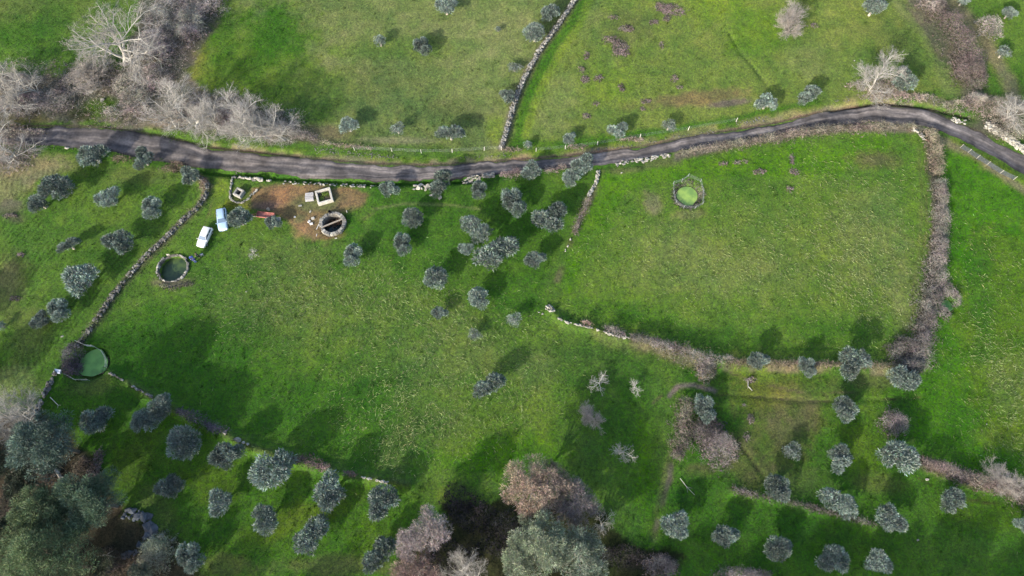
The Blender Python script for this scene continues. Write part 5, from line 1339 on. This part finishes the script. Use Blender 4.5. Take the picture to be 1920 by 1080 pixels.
# ------------------------------------------------------------------ fences
POST = plain('pale_post', (.55, .53, .48), .8, noise=.15)
WIRE = plain('galvanised_wire', (.34, .37, .38), .5, metal=.3, noise=.1)
NET = plain('dark_netting', (.10, .115, .135), .7, noise=.2)
def mesh_fence(pxpts, hgt_m, label, post_r=.05, step=.16, wire=.012, mat=WIRE, name='wire_fence', closed=False, lean=0, group=None, bays=None, postmat=POST):
    w = PW(pxpts); 
    if closed: w = np.concatenate([w, w[:1]])
    z = [gz(*q) for q in w]
    root = tag(empty(name, (w[0][0], w[0][1], z[0])), label, 'fence', group)
    o0 = np.array([w[0][0], w[0][1], z[0]])
    for k in range(len(w) - (1 if closed else 0)):
        bm = bmesh.new(); p = np.array([w[k][0], w[k][1], z[k]]) - o0
        add_rod(bm, tuple(p - [0, 0, .2]), tuple(p + [0, 0, hgt_m + .08]), post_r, post_r, 6); bm_obj('post', bm, postmat, root)
    for k in range(len(w) - 1):
        a = np.array([w[k][0], w[k][1], z[k]]) - o0; b = np.array([w[k + 1][0], w[k + 1][1], z[k + 1]]) - o0
        L = np.linalg.norm(b - a); n = max(2, int(L / step)); A = []; B = []
        sag = lambda t: -.06 * math.sin(math.pi * t)
        for j in range(1, n):
            t = j / n; p = a + (b - a) * t; A.append(p + [0, 0, .03]); B.append(p + [0, 0, hgt_m + sag(t)])
        m = max(2, int(hgt_m / step))
        for j in range(m + 1):
            f = .03 + (hgt_m - .03) * j / m
            for q in range(4):
                t0, t1 = q / 4, (q + 1) / 4
                A.append(a + (b - a) * t0 + [0, 0, f + sag(t0) * j / m]); B.append(a + (b - a) * t1 + [0, 0, f + sag(t1) * j / m])
        A = np.array(A); B = np.array(B)
        V, F = prisms(A, B, np.full(len(A), wire), np.full(len(A), wire))
        link('wire_mesh', npmesh('wire_mesh', V, F), mat, root)
mesh_fence([(1262, 345), (1278, 340), (1290, 331), (1313, 341), (1318, 361), (1317, 383), (1303, 391), (1282, 390), (1267, 381), (1263, 362)], 1.0, 'wire mesh fence standing around the bright green pond', closed=True, wire=.006, step=.2, post_r=.035, postmat=WIRE)
mesh_fence([(150, 643), (164, 649), (175, 649), (189, 657), (197, 672), (198, 688)], 1.1, 'curved wire mesh fence on the right side of the lower left pond', wire=.011, step=.14, post_r=.035, postmat=WIRE)
mesh_fence([(116, 699), (128, 704), (143, 713), (165, 712)], .9, 'low wire mesh fence on the lower side of the lower left pond', wire=.007, post_r=.03, postmat=WIRE)
mesh_fence([(1800, 277), (1815, 286), (1831, 297), (1850, 309), (1875, 325), (1900, 337)], 1.05, 'dark netting fence on white posts beside the road at the right edge', wire=.016, mat=NET, step=.11, post_r=.04, postmat=CONC)
x0 = [(600, 283), (665, 282), (735, 284), (790, 286), (848, 284), (908, 282), (965, 279)]
def line_fence(pxpts, h, label):
    w = PW(pxpts); z = [gz(*q) for q in w]; root = tag(empty('post_fence', (w[0][0], w[0][1], z[0])), label, 'fence'); o0 = np.array([w[0][0], w[0][1], z[0]])
    for k in range(len(w)):
        bm = bmesh.new(); p = np.array([w[k][0], w[k][1], z[k]]) - o0; add_rod(bm, tuple(p - [0, 0, .2]), tuple(p + [random.uniform(-.06, .06), 0, h]), .06, .045, 6); bm_obj('post', bm, POST, root)
    for k in range(len(w) - 1):
        a = np.array([w[k][0], w[k][1], z[k]]) - o0; b = np.array([w[k + 1][0], w[k + 1][1], z[k + 1]]) - o0
        for f in (.35, .65, .95):
            bm = bmesh.new(); add_rod(bm, tuple(a + [0, 0, h * f]), tuple(b + [0, 0, h * f]), .006, .006, 4); bm_obj('wire', bm, WIRE, root)
line_fence([(665, 282), (735, 284), (790, 287), (848, 286), (908, 282), (940, 282)], 1.2, 'thin post and wire fence above the road, left of the top stone wall')
line_fence([(1005, 284), (1060, 279), (1120, 272), (1200, 258), (1290, 244), (1380, 228)], 1.2, 'thin post and wire fence above the road, right of the top stone wall')

# ------------------------------------------------------------------ cars
GLASS = plain('car_glass_dark', (.045, .06, .085), .12, noise=.05, spec=.6)
GLASSF = plain('windscreen_glass', (.09, .135, .20), .15, noise=.08, spec=.4)
TYRE = plain('tyre_rubber', (.02, .02, .02), .9, noise=.1)
RIM = plain('alloy_rim', (.45, .46, .48), .4, metal=.7, noise=.05)
LAMP = plain('headlamp_glass', (.62, .64, .66), .15, noise=.03, spec=.7)
TAIL = plain('tail_lamp', (.35, .02, .015), .25, noise=.05)
TRIM = plain('black_trim', (.025, .025, .028), .6, noise=.05)
PLATE = plain('number_plate', (.7, .7, .68), .5, noise=.03)
def car(px, py, L, W, Hc, heading, paint, label, hatch=True):
    x, y = P(px, py, .7); root = tag(empty('parked_car', (x, y, gz(x, y)), heading), label, 'car')
    hw = W / 2
    st = ([(-.5, .80, .62), (-.485, .92, .80), (-.44, .97, .93), (-.30, 1.0, .95), (0, 1.0, .93), (.18, 1.0, .92), (.24, .99, .90), (.36, .97, .82), (.44, .92, .74), (.485, .82, .62), (.5, .66, .52)])
    bm = bmesh.new(); rings = []
    for t, wf, zt in st:
        xx = t * L; w = hw * wf; zb = .22 + (.06 if abs(t) > .46 else 0)
        sec = [(0, zb), (w * .88, zb), (w * .98, zb + .1), (w, .50), (w * .985, zt - .14), (w * .90, zt - .03), (w * .60, zt + .012), (0, zt + .03)]
        ring = [bm.verts.new((xx, yy, zz)) for yy, zz in sec] + [bm.verts.new((xx, -yy, zz)) for yy, zz in sec[-2:0:-1]]
        rings.append(ring)
    n = len(rings[0])
    for a, b in zip(rings[:-1], rings[1:]):
        for k in range(n): bm.faces.new((a[k], a[(k + 1) % n], b[(k + 1) % n], b[k]))
    bm.faces.new(rings[0][::-1]); bm.faces.new(rings[-1])
    bm_obj('body', bm, paint, root, True)
    # cabin: base outline and roof outline
    zb = .90; xa, xb = (-.485 * L, .20 * L); xc, xd = ((-.43 if hatch else -.40) * L, .03 * L)
    wb, wr = hw * .93, hw * .74
    secs = [(xa, wb * .94, zb - .04, 0), (xc, wr * .93, Hc - .05, 1), ((xc + xd) / 2, wr, Hc, 1), (xd, wr * .96, Hc - .035, 1), (xb, wb * .93, zb - .02, 0)]
    bm = bmesh.new()
    def q(*p): return [bm.verts.new(v) for v in p]
    P0 = [(xa, -wb * .94, zb), (xa, wb * .94, zb), (xb, wb * .93, zb - .02), (xb, -wb * .93, zb - .02)]
    nx_ = 7; top = []
    for i_ in range(nx_):
        f = i_ / (nx_ - 1); xx = xc + (xd - xc) * f; cz = Hc - .06 * (2 * f - 1) ** 2; ww = wr * (1 - .06 * (2 * f - 1) ** 2)
        top.append([bm.verts.new((xx, ww * g, cz - .05 * g ** 4 - .02 * g * g)) for g in (-1, -.6, 0, .6, 1)])
    for a, b in zip(top[:-1], top[1:]):
        for k in range(4): bm.faces.new((a[k], b[k], b[k + 1], a[k + 1]))
    b0 = [bm.verts.new((xa, wb * .94 * g, zb)) for g in (-1, -.6, 0, .6, 1)]
    b1 = [bm.verts.new((xb, wb * .93 * g, zb - .02)) for g in (-1, -.6, 0, .6, 1)]
    for k in range(4):
        bm.faces.new((b0[k], top[0][k], top[0][k + 1], b0[k + 1])); bm.faces.new((top[-1][k], b1[k], b1[k + 1], top[-1][k + 1]))
    for s, kk in ((-1, 0), (1, 4)):
        low = [bm.verts.new((xa + (xb - xa) * i_ / (nx_ - 1), s * wb * .94, zb)) for i_ in range(nx_)]
        low[0] = b0[kk]; low[-1] = b1[kk]
        for i_ in range(nx_ - 1):
            f = (top[i_][kk], low[i_], low[i_ + 1], top[i_ + 1][kk])
            bm.faces.new(f if s < 0 else f[::-1])
    bmesh.ops.delete(bm, geom=[v for v in bm.verts if not v.link_faces], context='VERTS')
    bm_obj('cabin', bm, paint, root)
    def panel(name, pts, mat, off=.008):
        p = [Vector(v) for v in pts]; nrm = (p[1] - p[0]).cross(p[2] - p[0]).normalized()
        c = sum(p, Vector()) / len(p)
        if nrm.dot(c - Vector((-.1 * L, 0, .8))) < 0: nrm = -nrm
        bm = bmesh.new(); a = [bm.verts.new(v + nrm * off) for v in p]; b = [bm.verts.new(v - nrm * .03) for v in p]
        bm.faces.new(a); bm.faces.new(b[::-1])
        for k in range(len(p)): bm.faces.new((a[k], b[k], b[(k + 1) % len(p)], a[(k + 1) % len(p)]))
        return bm_obj(name, bm, mat, root)
    def lerp(a, b, f): return tuple(a[i_] + (b[i_] - a[i_]) * f for i_ in range(3))
    # windscreen
    tl, tr_ = (xd, -wr * .94, Hc - .11), (xd, wr * .94, Hc - .11); bl, br = (xb, -wb * .93, zb - .02), (xb, wb * .93, zb - .02)
    tl = (xd, -wr * .86, Hc - .085); tr_ = (xd, wr * .86, Hc - .085)
    panel('windscreen', [lerp(bl, tl, .10)[:1] + (-wb * .84,) + lerp(bl, tl, .10)[2:], (xb + (xd - xb) * .94, -wr * .84, zb - .02 + (Hc - .085 - zb + .02) * .94), (xb + (xd - xb) * .94, wr * .84, zb - .02 + (Hc - .085 - zb + .02) * .94), lerp(br, tr_, .10)[:1] + (wb * .84,) + lerp(br, tr_, .10)[2:]], GLASSF, .025)
    zt = Hc - .085
    panel('rear_window', [(xa + (xc - xa) * .2, -wb * .80, zb + (zt - zb) * .2), (xa + (xc - xa) * .9, -wr * .78, zb + (zt - zb) * .9), (xa + (xc - xa) * .9, wr * .78, zb + (zt - zb) * .9), (xa + (xc - xa) * .2, wb * .80, zb + (zt - zb) * .2)], GLASS, .025)
    for s in (-1, 1):
        def sp(f, g):                       # point on the side face: f along, g up
            xl = xa + (xb - xa) * f; xu = xc + (xd - xc) * f
            return (xl + (xu - xl) * g, s * (wb * .94 + (wr * .965 - wb * .94) * g), zb + (Hc - .11 - zb) * g)
        for f0, f1, f2, f3 in ((.10, .46, .12, .47), (.50, .90, .51, .86)):
            panel('side_window', [sp(f0, .12), sp(f2, .88), sp(f3, .88), sp(f1, .12)], GLASS, .02)
        bm = bmesh.new(); add_box(bm, (xb - .02 * L, s * (hw + .07), .97), (.14, .17, .12), None, .03); bm_obj('wing_mirror', bm, paint, root)
        bm = bmesh.new(); add_box(bm, (.468 * L, s * hw * .66, .62), (.16, .34, .14), Matrix.Rotation(-s * .35, 4, 'Z'), .03); bm_obj('headlight', bm, LAMP, root)
        bm = bmesh.new(); add_box(bm, (-.485 * L, s * hw * .80, .78), (.08, .16, .26), None, .02); bm_obj('tail_light', bm, TAIL, root)
        for t in (-.31, .315):
            bm = bmesh.new(); bmesh.ops.create_cone(bm, cap_ends=True, segments=20, radius1=.31, radius2=.31, depth=.20, matrix=Matrix.Translation((t * L, s * (hw - .085), .31)) @ Matrix.Rotation(math.pi / 2, 4, 'X'))
            ty = bm_obj('wheel', bm, TYRE, root)
            bm = bmesh.new(); bmesh.ops.create_cone(bm, cap_ends=True, segments=14, radius1=.20, radius2=.17, depth=.03, matrix=Matrix.Translation((t * L, s * (hw + .02), .31)) @ Matrix.Rotation(math.pi / 2, 4, 'X'))
            bm_obj('rim', bm, RIM, ty)
        for k in (0, 1):
            bm = bmesh.new(); add_box(bm, ((-.10 + .23 * k) * L - .12, s * (hw * 1.0 + .004), .80), (.16, .03, .03)); bm_obj('door_handle', bm, TRIM, root)
    bm = bmesh.new(); add_box(bm, (.488 * L, 0, .40), (.06, hw * 1.1, .13), None, .02); bm_obj('grille', bm, TRIM, root)
    bm = bmesh.new(); add_box(bm, (.508 * L, 0, .46), (.02, .5, .11)); bm_obj('number_plate', bm, PLATE, root)
    bm = bmesh.new(); add_box(bm, (xb + .045, 0, zb - .005), (.10, wb * 1.5, .03)); bm_obj('wiper_cowl', bm, TRIM, root)
    if not hatch:
        for s in (-1, 1):
            bm = bmesh.new(); add_rod(bm, (xc + .1, s * wr * .9, Hc + .0), (xd - .1, s * wr * .9, Hc - .0), .02, .02, 6); bm_obj('roof_rail', bm, TRIM, root)
    return root
def paint(name, col):
    m = plain(name, col, .28, noise=.03, spec=.6); m.node_tree.nodes['Principled BSDF'].inputs['Coat Weight'].default_value = .5; return m
def heading(a, b):
    p, q = P(*a), P(*b); return math.atan2(q[1] - p[1], q[0] - p[0])
car(383, 444, 3.85, 1.66, 1.42, heading((392, 427), (376, 463)), paint('white_car_paint', (.62, .62, .61)), 'small white hatchback parked on grass between the round pond and the blue car')
car(416, 411, 4.35, 1.74, 1.44, heading((413, 392), (418, 433)), paint('light_blue_car_paint', (.33, .46, .60)), 'light blue car parked beside the round olive in the yard corner', False)

# rusty trailer and tub in the yard
x, y = P(500, 406); root = tag(empty('rusty_trailer', (x, y, gz(x, y)), -.12), 'long low rusty red trailer partly under the small yard olive', 'trailer')
RUST = plain('rusty_red_metal', (.26, .10, .085), .85, noise=.35, scale=3)
bm = bmesh.new()
add_box(bm, (0, 0, .45), (3.1, 1.0, .06), None, .01); bm_obj('bed', bm, RUST, root)
for c, s in (((0, .5, .6), (3.1, .05, .34)), ((0, -.5, .6), (3.1, .05, .34)), ((1.53, 0, .6), (.05, .95, .34)), ((-1.53, 0, .6), (.05, .95, .34))):
    bm = bmesh.new(); add_box(bm, c, s); bm_obj('side_board', bm, RUST, root)
for s in (-1, 1):
    bm = bmesh.new(); bmesh.ops.create_cone(bm, cap_ends=True, segments=16, radius1=.3, radius2=.3, depth=.16, matrix=Matrix.Translation((.3, s * .62, .3)) @ Matrix.Rotation(math.pi / 2, 4, 'X')); bm_obj('wheel', bm, TYRE, root)
bm = bmesh.new(); add_rod(bm, (-1.5, .3, .42), (-2.5, 0, .35), .04); add_rod(bm, (-1.5, -.3, .42), (-2.5, 0, .35), .04); bm_obj('drawbar', bm, RUST, root)
def tub(px, py, r, h, label, mat, name='bucket', cat='bucket'):
    x, y = P(px, py); bm = bmesh.new(); n = 16; rg = []
    for rr_, z_ in ((r * .8, 0), (r, h), (r * .92, h), (r * .74, .05)):
        rg.append([bm.verts.new((rr_ * math.cos(6.2832 * k / n), rr_ * math.sin(6.2832 * k / n), z_)) for k in range(n)])
    for a, b in zip(rg[:-1], rg[1:]):
        for k in range(n): bm.faces.new((a[k], a[(k + 1) % n], b[(k + 1) % n], b[k]))
    bm.faces.new(rg[0][::-1]); bm.faces.new(rg[-1])
    tag(bm_obj(name, bm, mat), label, cat).location = (x, y, gz(x, y))
tub(524, 412, .34, .42, 'white tub standing at the right end of the rusty trailer', WHITE)
tub(504, 394, .24, .5, 'pale bucket on the soil just above the rusty trailer', CONC)

# ------------------------------------------------------------------ people
SKIN = plain('skin', (.42, .26, .19), .6, noise=.05); HAIR = plain('dark_hair', (.015, .012, .01), .8, noise=.1)
def person(px, py, rz, jacket, trousers, label, arms):
    x, y = P(px, py); root = tag(empty('person', (x, y, gz(x, y)), rz), label, 'person')
    def skin(name, J, E, mat, sub=2, rootv=0):
        me = bpy.data.meshes.new(name); me.from_pydata([j[:3] for j in J], E, []); o = link(name, me, mat, root)
        o.modifiers.new('Skin', 'SKIN'); 
        for i_, j in enumerate(J):
            v = me.skin_vertices[0].data[i_]; rr_ = j[3]; v.radius = (rr_, j[4] if len(j) > 4 else rr_); v.use_root = (i_ == rootv)
        s = o.modifiers.new('Sub', 'SUBSURF'); s.levels = sub; s.render_levels = sub
        return o
    # body: pelvis, spine, neck, head, legs (one continuous surface)
    J = [(0, 0, .93, .13, .10), (0, 0, 1.15, .13, .10), (0, 0, 1.38, .15, .10), (0, .01, 1.50, .06), (0, .03, 1.60, .085, .095), (0, .03, 1.70, .075, .085),
         (.10, 0, .85, .095), (.11, .02, .48, .065), (.11, -.01, .09, .05), (.11, .13, .04, .045), (-.10, 0, .85, .095), (-.11, .03, .48, .065), (-.12, -.02, .09, .05), (-.12, .12, .04, .045)]
    E = [(0, 1), (1, 2), (2, 3), (3, 4), (4, 5), (0, 6), (6, 7), (7, 8), (8, 9), (0, 10), (10, 11), (11, 12), (12, 13)]
    n0 = len(J)
    for s, (el, wr_) in zip((1, -1), arms):
        k = len(J); J += [(s * .19, 0, 1.42, .065), (el[0], el[1], el[2], .05), (wr_[0], wr_[1], wr_[2], .035), (wr_[0], wr_[1] + .07, wr_[2], .035)]
        E += [(2, k), (k, k + 1), (k + 1, k + 2), (k + 2, k + 3)]
        for f in range(4):     # fingers
            q = len(J); J += [(wr_[0] + (f - 1.5) * .022, wr_[1] + .12, wr_[2], .010), (wr_[0] + (f - 1.5) * .022, wr_[1] + .16 - .008 * abs(f - 1.5), wr_[2] - .03, .009)]; E += [(k + 3, q), (q, q + 1)]
        q = len(J); J += [(wr_[0] - s * .05, wr_[1] + .08, wr_[2], .012), (wr_[0] - s * .065, wr_[1] + .12, wr_[2] - .01, .010)]; E += [(k + 2, q), (q, q + 1)]
    skin('body', J, E, SKIN)
    skin('trousers', [(0, 0, .97, .145, .115), (.10, 0, .84, .108), (.11, .02, .48, .082), (.11, -.01, .10, .072), (-.10, 0, .84, .108), (-.11, .03, .48, .082), (-.12, -.02, .10, .072)], [(0, 1), (1, 2), (2, 3), (0, 4), (4, 5), (5, 6)], trousers)
    J2 = [(0, 0, .90, .20, .16), (0, 0, 1.15, .195, .16), (0, 0, 1.38, .21, .155), (0, .01, 1.49, .075)]; E2 = [(0, 1), (1, 2), (2, 3)]
    for s, (el, wr_) in zip((1, -1), arms):
        k = len(J2); J2 += [(s * .20, 0, 1.41, .105), (el[0], el[1], el[2], .085), (wr_[0], wr_[1] - .02, wr_[2], .05)]; E2 += [(2, k), (k, k + 1), (k + 1, k + 2)]
    skin('jacket', J2, E2, jacket)
    for s in (1, -1):
        bm = bmesh.new(); add_box(bm, (s * .115, .06, .05), (.10, .27, .10), None, .03); bm_obj('shoe', bm, TRIM, root)
    bm = bmesh.new(); bmesh.ops.create_uvsphere(bm, u_segments=14, v_segments=10, radius=.115, matrix=Matrix.Translation((0, .0, 1.675)) @ Matrix.Diagonal((.9, 1.05, .95, 1)))
    bmesh.ops.delete(bm, geom=[v for v in bm.verts if v.co.y > .06 and v.co.z < 1.70], context='VERTS'); bm_obj('hair', bm, HAIR, root, True)
    bm = bmesh.new(); add_box(bm, (0, .135, 1.625), (.025, .035, .045), None, .008); bm_obj('nose', bm, SKIN, root)
    for s in (1, -1):
        bm = bmesh.new(); bmesh.ops.create_uvsphere(bm, u_segments=6, v_segments=5, radius=.012, matrix=Matrix.Translation((s * .035, .118, 1.655))); bm_obj('eye', bm, TRIM, root)
        bm = bmesh.new(); add_box(bm, (s * .098, .02, 1.64), (.02, .035, .055), None, .006); bm_obj('ear', bm, SKIN, root)
person(364, 487, math.radians(200), plain('blue_jacket', (.03, .06, .26), .8, noise=.2), plain('light_jeans', (.20, .30, .45), .85, noise=.15), 'person in a blue jacket and light jeans standing left, beside the pond', (((.30, .08, 1.18), (.20, .30, 1.10)), ((-.30, .08, 1.18), (-.16, .30, 1.12))))
person(374, 482, math.radians(130), plain('black_jacket', (.02, .022, .035), .8, noise=.2), plain('navy_trousers', (.02, .025, .06), .85, noise=.15), 'person in black jacket and dark trousers standing right of the blue jacket', (((.30, .02, 1.16), (.30, .20, 1.02)), ((-.28, .10, 1.18), (-.12, .28, 1.15))))
person(368, 492, math.radians(20), plain('navy_jacket', (.025, .04, .16), .8, noise=.2), plain('blue_jeans', (.06, .10, .26), .85, noise=.15), 'person in navy jacket nearest the pond, in front of the two others', (((.29, .05, 1.16), (.22, .26, 1.08)), ((-.29, .05, 1.16), (-.22, .26, 1.05))))
x, y = P(380, 479); root = tag(empty('folding_chair', (x, y, gz(x, y)), .3), 'small pale folding chair beside the standing people', 'chair')
bm = bmesh.new(); add_box(bm, (0, 0, .44), (.45, .42, .04), None, .01); bm_obj('seat', bm, plain('pale_canvas', (.26, .28, .33), .8), root)
bm = bmesh.new(); add_box(bm, (0, -.22, .72), (.45, .04, .36), None, .01); bm_obj('backrest', bm, MATS['pale_canvas'], root)
for sx in (-.2, .2):
    for a, b in ((-.2, .2), (.2, -.2)):
        bm = bmesh.new(); add_rod(bm, (sx, a, 0), (sx, b, .44), .015); bm_obj('leg', bm, RIM, root)

# ------------------------------------------------------------------ grass
def sample_visible(n, rng, margin=3):
    out = []; tot = 0
    while tot < n:
        x = rng.uniform(-108, 108, n); y = rng.uniform(-8, 112, n)
        z_ = hbase(x, y); dz = (H - z_); depth = dz * cT + y * sT; u = x / depth; v = (y * cT - dz * sT) / depth
        m = (np.abs(u) < .77) & (np.abs(v) < .44); out.append(np.stack([x[m], y[m]], 1)); tot += m.sum()
    return np.concatenate(out)[:n]
def grass_free(x, y):
    d, _ = _road_dist(x, y); ok = d > RWD + .1
    for (cx, cy), r, dep, rim in PITS: ok &= np.hypot(x - cx, y - cy) > r + .2
    ok &= np.hypot(x - TANK[0], y - TANK[1]) > 1.9
    return ok
rg = np.random.default_rng(99)
pts = sample_visible(330000, rg); ok = grass_free(pts[:, 0], pts[:, 1]); pts = pts[ok]
c = ground_col(pts[:, 0], pts[:, 1])
green = c[:, 1] / (c.sum(1) + 1e-6)
keep = rg.random(len(pts)) < np.clip((green - .36) * 9, .12, 1); pts = pts[keep]; c = c[keep]
n = len(pts); zz = hgt(pts[:, 0], pts[:, 1], True)
hn = .5 + fbm(pts[:, 0] * .3, pts[:, 1] * .3, 8, 3)
Pc = np.stack([pts[:, 0], pts[:, 1], zz - .02], 1); D = rg.normal(size=(n, 3)) * [.75, .75, .2] + [0, 0, .8]
V, F = cards(Pc, D, rg.uniform(.12, .30, n) * hn, rg.uniform(.05, .11, n), rg, True)
sh = (.55 + 1.25 * rg.random(n) ** 1.3); cc = c * sh[:, None] * np.array([1.08, 1.05, 1.0])
o = link('grass', npmesh('grass', V, F, np.repeat(cc, 3, 0)), GRASSM)
tag(o, 'short green pasture grass covering the fields', 'grass', kind='stuff')
# straw: pale dead blades lying in the fields
ZONES = [((560, 560), 170, 90, 1.0), ((830, 640), 170, 110, 1.5), ((760, 780), 170, 80, 1.2), ((900, 800), 90, 60, .5), ((1000, 720), 80, 80, .5), ((1620, 480), 130, 180, 2.0), ((1450, 480), 200, 120, .8), ((1300, 500), 200, 100, .5), ((1680, 600), 40, 60, 1), ((1880, 700), 90, 180, 1.2), ((1860, 480), 70, 90, .5),
         ((470, 560), 120, 80, .7), ((750, 850), 60, 50, .8), ((1600, 340), 90, 50, .7), ((1880, 830), 70, 40, .8), ((700, 560), 160, 60, .8), ((1200, 450), 120, 60, .4)]
A = []
for (cx, cy), rx, ry, k in ZONES:
    cw = P(cx, cy); s = PS(cx, cy); m = int(rx * ry * .10 * k)
    q = rg.normal(size=(m, 2)) * .55; A.append(np.stack([cw[0] + q[:, 0] * rx * s, cw[1] + q[:, 1] * ry * s * 1.08], 1))
pts = np.concatenate(A); keep = (vnoise(pts[:, 0] * .8, pts[:, 1] * .8, 14) > .35) & grass_free(pts[:, 0], pts[:, 1])
hr, _ = segdist(pts[:, 0], pts[:, 1], PW(H_RIGHT)); keep &= hr > 1.6
pts = pts[keep]; n = len(pts); zz = hgt(pts[:, 0], pts[:, 1], True)
ang = 2.6 * fbm(pts[:, 0] * .05, pts[:, 1] * .05, 23, 2) * math.pi + rg.normal(size=n) * .8
D = np.stack([np.cos(ang), np.sin(ang), rg.uniform(.05, .5, n)], 1)
Pc = np.stack([pts[:, 0], pts[:, 1], zz + .10], 1); L1 = rg.uniform(.3, .85, n)
V, F = cards(Pc, D, L1, rg.uniform(.03, .07, n), rg)
D2 = unit(D) + np.stack([-np.sin(ang), np.cos(ang), -.3 * np.ones(n)], 1) * rg.normal(size=n)[:, None] * .5
V2, F2 = cards(Pc + unit(D) * L1[:, None] * .95, D2, L1 * .6, rg.uniform(.02, .04, n), rg)
V = np.concatenate([V, V2]); F = np.concatenate([F, F2 + 4 * n])
cc = np.concatenate([colvar(n, 4, (.235, .27, .12), rg, .4, .08), colvar(n, 4, (.25, .28, .125), rg, .4, .08)])
o = link('dry_grass_stalks', npmesh('dry_grass_stalks', V, F, cc), GRASSM)
tag(o, 'pale dry stalks lying in the open fields', 'grass', kind='stuff')
# lusher tufts
ntuft = 2600; pts = sample_visible(ntuft, rg); ok = grass_free(pts[:, 0], pts[:, 1]); pts = pts[ok]; c = ground_col(pts[:, 0], pts[:, 1]); ok = c[:, 1] > c[:, 0] * 1.3; pts = pts[ok]; c = c[ok]
k = 14; n = len(pts) * k; base = np.repeat(pts, k, 0) + rg.normal(size=(n, 2)) * np.repeat(rg.uniform(.08, .35, len(pts)), k)[:, None]
zz = hgt(base[:, 0], base[:, 1], True); V, F = cards(np.stack([base[:, 0], base[:, 1], zz], 1), rg.normal(size=(n, 3)) * [.7, .7, .2] + [0, 0, .9], rg.uniform(.2, .45, n), rg.uniform(.05, .1, n), rg, True)
o = link('grass_tufts', npmesh('grass_tufts', V, F, np.repeat(np.repeat(c, k, 0) * rg.uniform(.6, 1.5, n)[:, None], 3, 0)), GRASSM)
tag(o, 'taller darker tufts dotted over the pasture', 'grass', kind='stuff')
